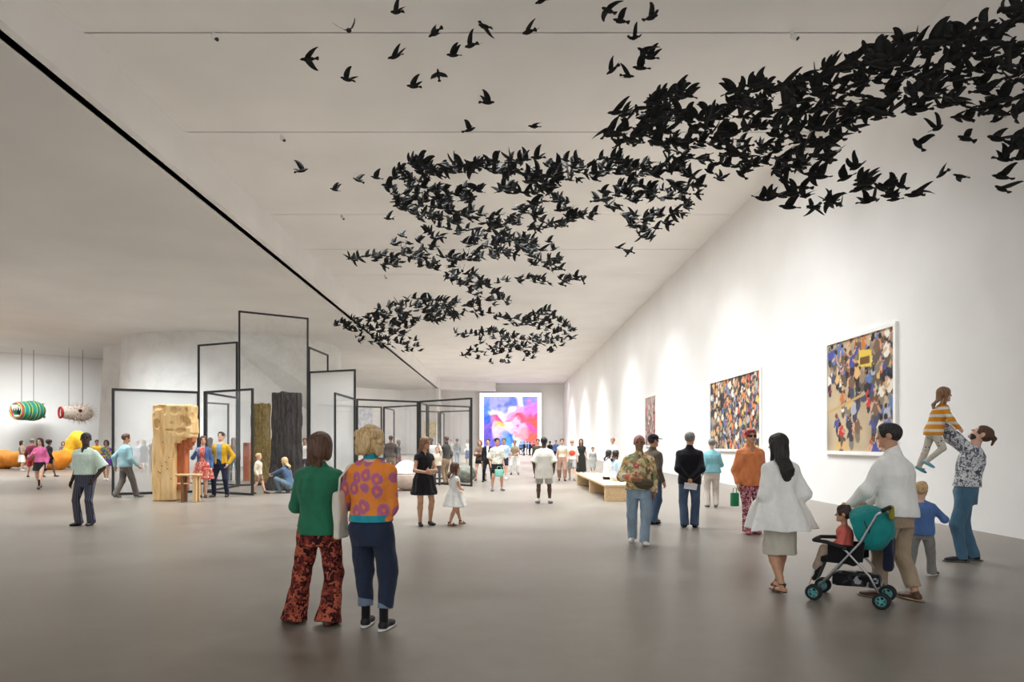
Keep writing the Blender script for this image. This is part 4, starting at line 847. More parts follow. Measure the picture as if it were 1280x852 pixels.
screen('far glass screen behind the dark standing post', P2(411, 28), P2(477.5, 29.3), ZS, G_clear, .065)
screen('far glass screen right behind the brown sweater', P2(479.5, 29.3), P2(523, 27.8), ZS, G_clear, .065)
screen('small side screen behind the brown sweater', P2(479.3, 29.6), P2(492.7, 32), ZS, G_clear, .065)
screen('narrow screen running back beside the white T-shirt at the glass', P2(523.8, 25.75), P2(533.5, 27.5), ZS, G_clear, .065)
screen('second far screen behind the black turtleneck', P2(534.5, 27.7), P2(588, 29), ZS, G_clear, .065)
screen('furthest left pane of the rear glass screens', P2(524, 33), P2(548.5, 33.6), ZS, G_clear, .065)
screen('furthest right pane of the rear glass screens', P2(550, 33.6), P2(588, 32.5), ZS, G_clear, .065)
screen('narrow return of the furthest glass screens', P2(549.6, 34.0), P2(555, 35.7), ZS, G_clear, .065)

# ------------------------------------------------------------------ sculptures
def wood(name, stops, zs=.12, bark=False, bs=.02):
    m, nt, b = nodes(name); v = obj_coord(nt, (1, 1, zs)); n = noise(nt, v, 9 if not bark else 26, 6, 1.2); v2 = obj_coord(nt, (1, 1, .5)); n2 = noise(nt, v2, 5, 3)
    nt.links.new(ramp(nt, n.outputs['Fac'], stops), b.inputs['Base Color']); b.inputs['Roughness'].default_value = .7 if not bark else .95
    bump(nt, b, n.outputs['Fac'], .5 if not bark else 1, bs); return m
W_pine = wood('carved_pine', [(.3, (196, 146, 86)), (.42, (222, 182, 122)), (.7, (236, 202, 148))]); W_red = wood('red_cedar', [(.3, (150, 78, 44)), (.6, (190, 108, 64))]); W_bark = wood('dark_bark', [(.35, (38, 34, 33)), (.6, (74, 68, 66))], .1, True, .06)
W_moss = wood('mossy_bark', [(.35, (110, 88, 48)), (.5, (146, 122, 66)), (.7, (168, 150, 96))], .3, True, .04)
c0 = P2(209.5, 17.7); r = empty('carved_wood_sculpture', c0, 0); tag(r, 'tall pale carved pine sculpture with a stepped overhang', 'sculpture')
S = Sdf(.03); S.box((-.0, 0, 1.32), (.30, .26, 1.32), .05)
S.box((.42, 0, 2.18), (.32, .25, .46), .06)
for i, (xa, xb, zl) in enumerate([(.28, .76, 1.86), (.28, .66, 1.74), (.28, .58, 1.66), (.28, .46, 1.58)]): S.box(((xa+xb)/2, 0, zl+.2), ((xb-xa)/2, .24, .2), .02)
rr = random.Random(5)
for _ in range(26): S.ell((rr.uniform(-.3, .7), -.27+rr.uniform(-.02, .03), rr.uniform(1.9, 2.62)), (rr.uniform(.04, .12), .05, rr.uniform(.04, .14)), sub=True)
for _ in range(8): S.ell((rr.choice((-.31, .74)), rr.uniform(-.2, .2), rr.uniform(.4, 2.5) if rr.random() < .5 else 2.3), (.035, .06, .12), sub=True)
S.fold = folds(.012, 4, 3, 6)
link('trunk', S.mesh('trunk', .018), W_pine, r)
m = MB()
for k in range(16): m.ball((rr.uniform(-.24, .24), -.262, rr.uniform(.2, 2.3)), (.016, .008, .016), 7, 5)
m.build('knot', plain('knot_brown', (110, 70, 40), .8), r, True)
S = Sdf(.02); S.box((.41, .05, .98), (.11, .14, .70), .02)
for i, (dx, dz) in enumerate([(.16, .60), (.24, .72), (.30, .80)]): S.box((.41+dx*.7, .05, .98+dz-.06), (.10, .12, .12), .01)
link('inner_block', S.mesh('inner_block', .02), W_red, r)
c1 = P2(236, 17.3); r = empty('wooden_stool', c1, .08); tag(r, 'low wooden stool with a shelf beside the carved pine sculpture', 'stool')
W_ply = wood('light_wood', [(.3, (206, 166, 110)), (.7, (226, 190, 140))]); W_post = wood('brown_wood', [(.3, (110, 74, 46)), (.7, (150, 104, 66))])
MB().box((0, 0, .73), (.60, .34, .05), 0, .01).build('seat', W_ply, r); MB().box((-.10, 0, .50), (.34, .28, .04), 0, .008).build('shelf', W_ply, r)
for x, m_ in ((-.12, W_post), (.20, W_ply)):
    for y in (-.11, .11): MB().box((x, y, .353), (.07 if m_ is W_post else .10, .07, .705), 0, .008).build('leg', m_, r)
# trunks
def trunk(label, x, d, ztop, r0, r1, mat, seed, lean=0, flare=0):
    r = empty('tree_trunk', P2(x, d), 0); tag(r, label, 'sculpture'); S = Sdf(.05); rs = np.random.RandomState(seed)
    zs = np.linspace(0, ztop, 9); S.loft([(z, lean*z/ztop, 0, (r0+(r1-r0)*z/ztop)+flare*max(0, 1-z/1.0)**2, (r0+(r1-r0)*z/ztop)*.92+flare*.5*max(0, 1-z/1.0)**2) for z in zs], rip=(17, .045, .045, seed)); S.fold = folds(.02, seed, 3, 22)
    link('trunk', S.mesh('trunk', .03), mat, r); return r
trunk('thick dark rough-barked tree trunk standing among the glass screens', 358, 21.9, 3.30, .50, .475, W_bark, 3, .02, .22)
trunk('shorter mossy yellow-brown tree trunk left of the dark one', 326, 25.4, 3.14, .37, .36, W_moss, 6)
o = MB().box((0, 0, 1.55), (.30, .30, 3.1), 0, .03).build('standing_post', W_bark); o.location = P2(440.5, 26.6)+Vector((0, .0, .02)); tag(o, 'slim dark standing post behind the two front visitors', 'sculpture')
o = MB().box((0, 0, .80), (.26, .26, 1.6), 0, .015).build('terracotta_column', plain('terracotta', (196, 104, 66), .7, var=.08)); o.location = P2(309, 27.2); tag(o, 'short terracotta red column between the screens', 'sculpture')
MB().box((0, -.06, 1.52), (.12, .16, .16)).build('notch', plain('terracotta_dark', (130, 62, 42), .8), o)
# stones
r = empty('stone_egg', P2(508, 21.6), 0); tag(r, 'smooth pale egg-shaped stone bowl with a white domed top', 'sculpture')
S = Sdf(.02); S.ell((0, 0, .48), (.48, .48, .49)); S.box((0, 0, 1.05), (.7, .7, .50), .01, sub=True); link('lower_shell', S.mesh('lower_shell', .02, clipz=.004), plain('pinkish_stone', (206, 186, 172), .5), r)
S = Sdf(.02); S.ell((0, 0, .50), (.47, .47, .50)); S.box((0, 0, .05), (.7, .7, .51), .01, sub=True); link('dome', S.mesh('dome', .02), plain('white_stone', (236, 234, 232), .4), r)
S = Sdf(.03); S.ell((0, 0, .33), (.46, .40, .34)); S.ell((.15, 0, .45), (.25, .25, .22)); S.fold = folds(.02, 2, 7, 9)
o = link('boulder', S.mesh('boulder', .025, clipz=.004), plain('green_grey_stone', (104, 106, 94), .7, var=.2)); o.location = P2(581, 25.9); tag(o, 'rough grey-green boulder at the right end of the glass screens', 'sculpture')
# long orange soft sculpture and its upright yellow head
r = empty('soft_sculpture', P2(40, 39), 0); tag(r, 'long orange and yellow tentacle-like sculpture lying along the gallery floor', 'sculpture')
M_or = plain('orange_felt', (226, 138, 40), .8, var=.12, vscale=2)
pts = [at(-60, 572, 41), at(-20, 577, 40), at(5, 577, 39.5), at(22, 574, 39), at(36, 571, 39), at(48, 574, 38.6), at(60, 578, 38.2), at(72, 577, 38), at(80, 571, 38)]
S = Sdf(.25); o0 = r.location
rad = [.55, .55, .56, .42, .36, .40, .50, .52, .42]
for i in range(len(pts)-1):
    a, b = pts[i]-o0, pts[i+1]-o0
    a.z = max(a.z, rad[i]); b.z = max(b.z, rad[i+1]); S.cap(a, b, rad[i], rad[i+1])
link('body', S.mesh('body', .06), M_or, r)
S = Sdf(.25)
for (x, y, rr_), (x2, y2, r2_) in zip([(80, 576, .36), (87, 566, .34), (91, 553, .32), (97, 546, .32), (103, 549, .30)], [(87, 566, .34), (91, 553, .32), (97, 546, .32), (103, 549, .30), (105, 558, .24)]): S.cap(at(x, y, 38.5)-o0, at(x2, y2, 38.5)-o0, rr_, r2_)
pass
link('head', S.mesh('head', .06), plain('yellow_felt', (240, 188, 52), .8, var=.08), r)
# hanging fish head
c = at(35, 513, 50.2)
r = empty('hanging_fish_head', c, math.radians(74)); tag(r, 'hanging green, blue and yellow striped fish head with open toothy mouth', 'sculpture')
fs_m = stripes('fish_stripes', [(50, 140, 110), (60, 150, 170), (50, 140, 110), (226, 206, 60), (40, 120, 90)], .55, 0)
S = Sdf(.1); S.ell((.35, 0, 0), (.95, .75, .78)); S.cap((-.6, 0, -.05), (.3, 0, 0), .72, .76); S.ell((-.95, 0, -.05), (.70, .56, .56), sub=True)
link('body', S.mesh('body', .05), fs_m, r)
MB().ring((-.86, 0, -.05), .60, .09, 'X', 24, 8).build('lips', plain('fish_lips', (200, 70, 90), .6), r, True)
MB().ball((-.45, 0, -.05), (.10, .55, .55), 16, 10).build('mouth_lining', plain('fish_mouth', (44, 66, 66), .8), r, True)
m = MB()
for y in (-.36, -.12, .12, .36): m.tube([(-.9, y, .40), (-.95, y, -.04)], [.12, .01], 8)
m.build('tooth', plain('tooth_white', (232, 228, 220), .5), r); MB().ball((-.82, 0, -.46), (.14, .40, .10), 12, 6).build('tongue', plain('fish_tongue', (206, 206, 210), .6), r, True)
for k in range(5): MB().tube([(.9+.1*k, .0, .5-.22*k), (1.35, 0, .62-.3*k)], [.12, .02], 6).build('fin', fs_m, r)
for x in (-.5, .45): MB().tube([(x, 0, .7), (x, 0, ZL-c.z)], .018, 5).build('cable', M_dark, r)
# hanging puffer fish
c = at(97, 516, 50.6)
r = empty('hanging_puffer_fish', c, math.radians(52)); tag(r, 'hanging cream spiky puffer fish with a red mouth', 'sculpture')
M_puf = rings('puffer_spots', [(0, (150, 70, 60)), (.14, (150, 70, 60)), (.22, (226, 212, 196)), (1, (232, 220, 206))], 5)
S = Sdf(.1); S.ell((.25, 0, 0), (.85, .62, .62)); S.cap((-.72, 0, 0), (.2, 0, 0), .50, .58); S.ell((-1.2, 0, 0), (.30, .40, .40), sub=True)
link('body', S.mesh('body', .05), M_puf, r); MB().ring((-1.16, 0, 0), .40, .08, 'X', 20, 8).build('lips', plain('puffer_red', (196, 60, 52), .6), r, True)
MB().ball((-1.0, 0, 0), (.08, .38, .38), 14, 8).build('mouth_lining', plain('puffer_mouth', (150, 50, 44), .7), r, True)
m = MB(); ga = PI*(3-5**.5)
for k in range(90):
    z = 1-2*(k+.5)/90; q = math.sqrt(1-z*z); n = Vector((q*math.cos(ga*k), q*math.sin(ga*k), z))
    if n.x < -.75: continue
    p0 = Vector((.1+n.x*.85, n.y*.58, n.z*.58)); m.tube([p0, p0+n*.42+Vector((.12, 0, 0))], [.035, .006], 5)
m.build('spines', plain('spine_cream', (214, 190, 176), .7), r)
for s in (-1, 1): MB().ball((.0, s*.60, .16), (.14, .08, .14), 10, 8).build('eye', plain('puffer_eye', (110, 40, 50), .4), r, True)
for x in (-.6, .35): MB().tube([(x, 0, .5), (x, 0, ZL-c.z)], .018, 5).build('cable', M_dark, r)

# ------------------------------------------------------------------ bench
M_bench = wood('bench_oak', [(.3, (206, 172, 128)), (.7, (224, 194, 152))], 1, False, .004)
r = empty('bench', (3.175, 20.9, 0), 0); tag(r, 'long pale wooden bench running down the hall beside the right wall', 'bench')
MB().box((0, 0, .42), (.85, 6.9, .06), 0, .008).build('seat', M_bench, r)
for y in (-3.36, -.2, 3.36): MB().box((0, y, .195), (.83, .14, .39), 0, .006).build('support', M_bench, r)
MB().box((.22, 0, .25), (.06, 6.6, .25)).build('stretcher', M_bench, r)

# ------------------------------------------------------------------ big video wall and pictures
def grid(name, w, hgt, nx, ny, col, mat, parent, loc, rz):
    xs = np.linspace(-w/2, w/2, nx+1); zs = np.linspace(-hgt/2, hgt/2, ny+1); X, Z = np.meshgrid(xs, zs)
    V = np.stack([X, np.zeros_like(X), Z], -1).reshape(-1, 3); i = np.arange((nx+1)*(ny+1)).reshape(ny+1, nx+1)
    Q = np.stack([i[:-1, :-1], i[:-1, 1:], i[1:, 1:], i[1:, :-1]], -1).reshape(-1, 4)
    me = bpy.data.meshes.new(name); me.vertices.add(len(V)); me.vertices.foreach_set('co', V.ravel()); me.loops.add(Q.size); me.loops.foreach_set('vertex_index', Q.ravel().astype(np.int32))
    me.polygons.add(len(Q)); me.polygons.foreach_set('loop_start', np.arange(0, Q.size, 4, dtype=np.int32)); me.update(calc_edges=True)
    ca = me.color_attributes.new('artwork', 'FLOAT_COLOR', 'POINT'); c = np.ones((len(V), 4)); c[:, :3] = col((X/w+.5).ravel(), (Z/hgt+.5).ravel()); ca.data.foreach_set('color', c.ravel())
    o = link(name, me, mat, parent); o.location = loc; o.rotation_euler = (0, 0, rz); return o
def attr_mat(name, emit=0):
    m, nt, b = nodes(name); a = nt.nodes.new('ShaderNodeAttribute'); a.attribute_name = 'artwork'
    if emit: nt.links.new(a.outputs['Color'], b.inputs['Emission Color']); b.inputs['Emission Strength'].default_value = emit; b.inputs['Base Color'].default_value = (.02, .02, .02, 1)
    else: nt.links.new(a.outputs['Color'], b.inputs['Base Color'])
    b.inputs['Roughness'].default_value = .45; return m
def l3(c): return np.array(lin(c)[:3])
def vnoise(u, v, s, seed):
    r = np.random.RandomState(seed); G = r.rand(64, 64); x = u*s % 63; y = v*s % 63; i = x.astype(int); j = y.astype(int); fx = x-i; fy = y-j; fx = fx*fx*(3-2*fx); fy = fy*fy*(3-2*fy); i1 = (i+1) % 64; j1 = (j+1) % 64
    return (G[i, j]*(1-fx)+G[i1, j]*fx)*(1-fy)+(G[i, j1]*(1-fx)+G[i1, j1]*fx)*fy
def video(u, v):
    wu = u+.24*(vnoise(u, v, 5, 1)-.5)+.10*(vnoise(u, v, 14, 2)-.5); wv = v+.22*(vnoise(u, v, 5, 3)-.5)+.10*(vnoise(u, v, 14, 4)-.5)
    spots_ = [((.04, .80), (70, 120, 220)), ((.05, .55), (30, 90, 210)), ((.25, .92), (150, 150, 230)), ((.45, .88), (90, 110, 200)), ((.20, .70), (236, 240, 255)), ((.42, .68), (255, 245, 255)), ((.65, .90), (250, 240, 250)), ((.80, .95), (90, 130, 220)),
              ((.62, .72), (240, 150, 220)), ((.90, .80), (200, 110, 220)), ((.10, .38), (130, 80, 200)), ((.08, .25), (90, 70, 190)), ((.22, .30), (240, 200, 250)), ((.34, .42), (255, 190, 70)), ((.45, .36), (255, 220, 220)), ((.55, .55), (245, 120, 170)), ((.72, .58), (240, 60, 100)),
              ((.88, .52), (250, 80, 60)), ((.68, .42), (240, 180, 240)), ((.86, .40), (235, 70, 160)), ((.92, .22), (250, 90, 70)), ((.70, .28), (240, 150, 160)), ((.50, .18), (40, 100, 230)), ((.40, .08), (60, 150, 230)), ((.66, .14), (190, 230, 255)), ((.80, .06), (120, 170, 240)), ((.15, .08), (100, 90, 210)), ((.96, .62), (220, 60, 110)), ((.30, .52), (200, 60, 140)), ((.52, .46), (255, 250, 240))]
    acc = np.zeros((len(u), 3)); ws = np.zeros(len(u))
    for (a, b), c in spots_:
        dd = (wu-a)**2+(wv-b)**2; w_ = 1/(dd+.0008)**2.3; acc += w_[:, None]*l3(c); ws += w_
    C_ = acc/ws[:, None]; st = .5+.5*np.sin(60*(wv-.45*wu)+9*vnoise(u, v, 6, 9)); C_ = C_*(1-.25*st[:, None])+.25*st[:, None]*np.minimum(1, C_*1.8+.06)
    return np.clip(C_, 0, 1)
r = empty('video_wall', (.95, 91.6, 0), 0); tag(r, 'huge glowing video wall of swirling blue, pink and red colours', 'screen')
M_glow = bpy.data.materials.new('light_frame'); M_glow.use_nodes = True; b_ = M_glow.node_tree.nodes['Principled BSDF']; b_.inputs['Emission Color'].default_value = (1, .98, 1, 1); b_.inputs['Emission Strength'].default_value = 1.15
MB().box((0, .45, 4.37), (8.85, .5, 8.7)).build('housing', plain('white_housing', (230, 230, 230), .6), r)
MB().box((0, .10, 4.37), (8.84, .16, 8.7)).build('light_frame', M_glow, r)
grid('display', 7.7, 7.4, 150, 140, video, attr_mat('video_display', 1.15), r, (0, .0, 4.50), 0)
def crowd(W_, H_, seed, bg, n, size, palette, hairs, mask=None, box=None, streak=0):
    N = 110; nx = int(N*W_/H_); ny = N
    img = np.tile(l3(bg), (ny+1, nx+1, 1)); rs = random.Random(seed)
    U_, V_ = np.meshgrid(np.linspace(0, W_, nx+1), np.linspace(0, H_, ny+1))
    base = vnoise((U_/W_).ravel(), (V_/H_).ravel(), 7, seed).reshape(U_.shape); img *= (.75+.5*base)[..., None]
    def el(cx, cz, a, b_, ang, col):
        ca, sa = math.cos(ang), math.sin(ang); x = (U_-cx)*ca+(V_-cz)*sa; z = -(U_-cx)*sa+(V_-cz)*ca; img[(x/a)**2+(z/b_)**2 < 1] = l3(col)
    for k in range(n):
        cx, cz = rs.uniform(0, W_), rs.uniform(0, H_)
        if mask and not mask(cx/W_, cz/H_, rs): continue
        s_ = size*rs.uniform(.75, 1.25); a = rs.uniform(-.6, .6); c_ = rs.choice(palette)
        el(cx+.03*s_, cz-.50*s_, .28*s_, .50*s_, a*.5, rs.choice([(52, 48, 54), (70, 72, 96), (96, 84, 72), (44, 40, 44), (130, 120, 104)]))
        el(cx, cz, .33*s_, .48*s_, a, c_)
        el(cx+math.sin(-a)*.2*s_-.30*s_, cz-.05*s_, .10*s_, .30*s_, a-.7, rs.choice([c_, (214, 164, 134)])); el(cx+.30*s_, cz-.05*s_, .09*s_, .28*s_, a+.7, rs.choice([c_, (206, 152, 122)]))
        hx_, hz_ = cx-math.sin(a)*.48*s_, cz+math.cos(a)*.48*s_; el(hx_, hz_, .19*s_, .22*s_, a, (214, 166, 138)); el(hx_, hz_+.05*s_, .19*s_, .19*s_, a, rs.choice(hairs))
    if box: box(el, img, U_, V_)
    def f(u, v): return img.reshape(-1, 3)
    return nx, ny, f
PAL = [(226, 218, 200), (232, 226, 214), (196, 60, 48), (90, 120, 170), (60, 60, 70), (214, 176, 110), (120, 92, 70), (190, 150, 110), (150, 160, 120), (200, 120, 60), (170, 176, 190), (150, 130, 110), (70, 80, 150)]
HR = [(44, 32, 28), (60, 44, 34), (30, 26, 26), (110, 74, 44), (28, 24, 24)]
M_art = attr_mat('printed_picture'); M_white_frame = plain('white_lacquer', (240, 238, 234), .45, var=.01)
def picture(label, y0, y1, z0, z1, args, fr=.09):
    Wd, Hd = y1-y0, z1-z0; r = empty('framed_picture', (XR-.001, (y0+y1)/2, (z0+z1)/2), -PI/2); tag(r, label, 'picture', 'pictures hung along the right wall')
    m = MB()
    m.box((0, -.03, Hd/2-fr/2), (Wd, .08, fr)); m.box((0, -.03, -Hd/2+fr/2), (Wd, .08, fr))
    for s in (-1, 1): m.box((s*(Wd/2-fr/2), -.03, 0), (fr, .08, Hd-2*fr))
    m.box((0, -.006, 0), (Wd-.02, .012, Hd-.02)); m.build('frame', M_white_frame, r)
    nx, ny, f = args(Wd-2*fr, Hd-2*fr); grid('print', Wd-2*fr, Hd-2*fr, nx, ny, f, M_art, r, (0, -.035, 0), 0)
def A1(W_, H_):
    def mask(u, v, rs): return v > .46+.16*(1-u) or rs.random() < .16 or (u > .70 and rs.random() < .8) 
    def box(el, img, U_, V_):
        img[(np.abs(U_-W_*.60) < .26) & (np.abs(V_-H_*.80+.12*(U_-W_*.6)) < .20)] = l3((222, 190, 80)); img[(np.abs(U_-W_*.60) < .20) & (np.abs(V_-H_*.78) < .09)] = l3((110, 80, 40))
        img[(np.abs(V_-(H_*.36+.22*U_)) < .035) & (U_ < W_*.6)] = l3((196, 160, 104))
    return crowd(W_, H_, 11, (186, 166, 136), 260, .34, PAL, HR, mask, box)
def A2(W_, H_):
    def box(el, img, U_, V_):
        for k in range(9): img[(np.abs(U_-W_*.36) < .16) & (np.abs(V_-H_*(.25+.07*k)) < .03)] = l3((90, 104, 130))
    return crowd(W_, H_, 12, (44, 40, 42), 420, .30, PAL+[(220, 190, 90), (230, 130, 60), (206, 180, 130)], HR, None, box)
def A3(W_, H_): return crowd(W_, H_, 13, (190, 170, 160), 120, .34, [(206, 120, 120), (226, 214, 204), (130, 110, 100), (190, 90, 96), (90, 80, 80)], HR, lambda u, v, rs: v < .6 or rs.random() < .3)
picture('large white-framed print of a loose crowd on a beige street, nearest of the three', 13.95, 17.0, 1.30, 4.25, A1)
picture('middle print of a dense dark crowd on the right wall', 21.3, 26.6, 1.27, 4.12, A2)
picture('farthest print with pink figures on the right wall', 36.0, 38.8, 1.35, 4.35, A3)
# faint drawing and small picture on the far left walls
def on_wall(i, x):   # point on far wall i seen in image column x
    a, b = Vector(plan[i]), Vector(plan[i+1]); k = (x-HX)/F; t = (k*a.y-a.x)/((b.x-a.x)-k*(b.y-a.y)); p = a.lerp(b, t); dn = (b-a).normalized(); return p, math.atan2(dn.y, dn.x), Vector((dn.y, -dn.x))
for lab, i, x, z, w_, h_, c_ in [('faint grey drawing high on the far left wall', 3, 455, 4.6, 3.2, 4.4, (206, 206, 212)), ('small yellow-toned picture on the far wall behind the screens', 4, 538, 3.4, 2.6, 2.6, (232, 208, 160))]:
    p, an_, nn = on_wall(i, x); r = empty('wall_picture', (p.x+nn.x*.03, p.y+nn.y*.03, z), an_); tag(r, lab, 'picture')
    MB().box((0, 0, 0), (w_, .05, h_)).build('mount', plain('pale_mount', (232, 228, 224), .6), r); MB().box((0, -.035, 0), (w_*.8, .02, h_*.8)).build('print', plain('print_'+str(i), c_, .6, var=.12, vscale=2), r)
# ceiling spots
for i, (x, y, lab) in enumerate([(267, 49, 'upper left of the flock'), (990, 48, 'above the dense right end of the flock'), (352, 175, 'left of the flock, in the second bay'), (427, 273, 'left of the flock, in the third bay'), (481, 347, 'left of the flock, in the fourth bay')]):
    d = F*8.40/(HY-y); r = empty('ceiling_spotlight', ((x-HX)*d/F, d, ZC), .5); tag(r, 'small white ceiling spotlight '+lab, 'spotlight', 'small ceiling spotlights')
    MB().tube([(0, 0, 0), (0, 0, -.06)], .035, 10).build('mount', M_white_frame, r); MB().tube([(0, 0, -.07), (.05, -.09, -.17)], [.055, .065], 12).build('lamp_head', M_white_frame, r, True); MB().tube([(.05, -.09, -.168), (.052, -.094, -.175)], .045, 12).build('lens', M_dark, r)
# ------------------------------------------------------------------ pushchair
d0 = 6.5; px0 = (1066-HX)*d0/F
yaw_s = math.radians(52)          # faces left and away
r = empty('pushchair', (px0, d0, 0), yaw_s); tag(r, 'pushchair with a teal hood, black seat and teal-hubbed double wheels', 'pushchair')
M_al = plain('brushed_aluminium', (180, 182, 184), .35, .8); M_blk = fab('pushchair_black', (28, 27, 30)); M_teal = fab('pushchair_teal', (24, 132, 130), .1, .6); M_hub = plain('teal_hub', (84, 160, 160), .5); M_tyre = plain('tyre_rubber', (38, 38, 40), .8)
# local frame: +Y is the direction of travel
for sx in (-1, 1):
    x = sx*.21
    MB().tube([(x, -.32, .96), (x, -.24, .90), (x, -.10, .62), (x, .12, .34), (x, .30, .11)], .012, 8).build('side_tube', M_al, r, True)
    MB().tube([(x, -.28, .09), (x, -.18, .30), (x, .02, .52), (x, .10, .58)], .011, 8).build('rear_leg', M_al, r, True)
    MB().tube([(x, -.36, .985), (x, -.32, .965), (x, -.28, .94)], .020, 8).build('handle_grip', M_tyre, r, True)
    for y, n_ in ((.32, 'front_wheel'), (-.28, 'rear_wheel')):
        for q in (-1, 1):
            wx = x+q*.032
            w_ = MB().ring((wx, y, .078), .062, .016, 'X', 20, 8).build(n_, M_tyre, r, True)
            m = MB().tube([(wx-.012, y, .078), (wx+.012, y, .078)], .018, 10)
            for k in range(5): a = k*2*PI/5; m.tube([(wx, y, .078), (wx, y+.055*math.cos(a), .078+.055*math.sin(a))], .008, 5)
            m.build('hub', M_hub, w_)
            MB().ring((wx, y, .078), .047, .007, 'X', 18, 6).build('rim', M_hub, w_, True)
        MB().tube([(x, y, .13), (x, y, .09)], .02, 8).build('fork', M_tyre, r, True)
for y, z in ((-.24, .18), (.18, .26)): MB().tube([(-.21, y, z), (.21, y, z)], .009, 6).build('cross_bar', M_al, r)
S = Sdf(.03); S.box((0, .10, .42), (.17, .17, .035), .02); S.box((0, -.10, .60), (.17, .03, .24), .02, Matrix.Rotation(math.radians(22), 3, 'X')); S.box((0, .30, .30), (.14, .02, .13), .015, Matrix.Rotation(math.radians(20), 3, 'X'))
for sx in (-1, 1): S.box((sx*.17, .04, .50), (.012, .16, .08), .01)
link('seat', S.mesh('seat', .009), M_blk, r)
S = Sdf(.03); S.box((0, -.04, .22), (.17, .20, .055), .02); S.fold = folds(.008, 3, 10, 24); link('basket', S.mesh('basket', .010), prt('basket_mesh', [(28, 27, 30), (50, 50, 54), (28, 27, 30), (150, 150, 156)], 16), r)
# hood: half ellipsoid shell, open at the front-top
S = Sdf(.02); S.ell((0, -.14, .74), (.195, .235, .235), Matrix.Rotation(math.radians(-12), 3, 'X')); S.ell((0, -.10, .72), (.17, .215, .19), Matrix.Rotation(math.radians(-12), 3, 'X'), sub=True); S.box((0, .24, .74), (.4, .25, .4), .01, Matrix.Rotation(math.radians(-20), 3, 'X'), sub=True); S.box((0, -.1, .40), (.4, .5, .14), .01, sub=True)
S.fold = folds(.005, 8, 14, 18); hd_ = link('hood', S.mesh('hood', .008), M_teal, r)
for a in (-.25, .35): 
    pts = [(.198*math.cos(t), -.14+.24*math.sin(a)*abs(math.sin(t))-.03, .72+.232*math.sin(t)*math.cos(a)) for t in np.linspace(0, PI, 15)]
    MB().tube(pts, .007, 6).build('hood_rib', M_tyre, hd_, True)
MB().tube([(-.22, .02, .55), (-.22, .20, .60), (-.15, .33, .60), (.15, .33, .60), (.22, .20, .60), (.22, .02, .55)], .020, 8).build('bumper_bar', M_tyre, r, True)
MB().tube([(-.21, -.31, .95), (.21, -.31, .95)], .012, 8).build('handle_bar', M_tyre, r)
S = Sdf(.02); S.box((.06, -.31, .50), (.12, .04, .17), .03); S.fold = folds(.008, 5); o = link('changing_bag', S.mesh('changing_bag', .010), fab('navy_bag', (30, 34, 54))); o.parent = None; o.matrix_world = Matrix.Translation(r.location)@Matrix.Rotation(yaw_s, 4, 'Z'); tag(o, 'dark navy bag hanging behind the pushchair seat', 'bag')
S = Sdf(.02); S.box((-.08, -.345, .92), (.035, .018, .065), .012); S.fold = folds(.006, 7); o = link('cloth', S.mesh('cloth', .008), fab('yellow_cloth', (150, 140, 40))); o.matrix_world = Matrix.Translation(r.location)@Matrix.Rotation(yaw_s, 4, 'Z'); tag(o, 'small yellow cloth hanging from the pushchair handle', 'cloth')
sc = Vector((px0, d0, 0))+Matrix.Rotation(yaw_s, 3, 'Z')@Vector((0, .06, 0))
person('toddler with dark hair in a coral top sitting in the pushchair', 0, None, .86, 62, d=sc.y, X=sc.x, kid=1.1, skin='tan', hair=('messy', 'darkbrown'), top=dict(mat=fab('coral_cloth', (222, 110, 96)), hem=.49, loose=.012, name='shirt'), legs=dict(mat=fab('toddler_beige', (170, 150, 130)), loose=.010, top=.2, knee=.05, hemr=.045),
       shoes=S_white, pelvis=.57, feet=((-.07, .32, .36), (.07, .32, .36)), arms=('lap', 'lap'), z0=0.0, lean=(0, .02), vox=.008)
# ------------------------------------------------------------------ the suspended flock
M_bird = plain('black_feathers', (26, 26, 25), .75, var=.35, vscale=9, spec=.2)
M_wire = plain('hanging_wire', (60, 58, 56), .5)
def bird_body():
    m = MB(); prof = [(-.175, .008), (-.150, .022), (-.11, .040), (-.04, .054), (.03, .056), (.085, .044), (.115, .032), (.135, .031), (.155, .028), (.172, .014), (.180, .008), (.200, .002)]
    n = 8; vs = []; fs = []
    for y, r_ in prof:
        for k in range(n): a = 2*PI*k/n; vs.append((r_*math.cos(a), y, r_*.92*math.sin(a)+(.012 if y > .1 else 0)))
    for i in range(len(prof)-1):
        for k in range(n): fs.append((i*n+k, i*n+(k+1) % n, (i+1)*n+(k+1) % n, (i+1)*n+k))
    fs.append(tuple(range(n))); fs.append(tuple((len(prof)-1)*n+k for k in range(n))); m.add(vs, fs)
    t = [(-.012, -.14), (-.055, -.245), (-.02, -.262), (.02, -.262), (.055, -.245), (.012, -.14)]
    vs = [(x, y, .006) for x, y in t]+[(x, y, -.004) for x, y in t]; fs = [(0, 1, 2, 3, 4, 5), (11, 10, 9, 8, 7, 6)]+[(i, (i+1) % 6, 6+(i+1) % 6, 6+i) for i in range(6)]
    m.add(vs, fs); return m
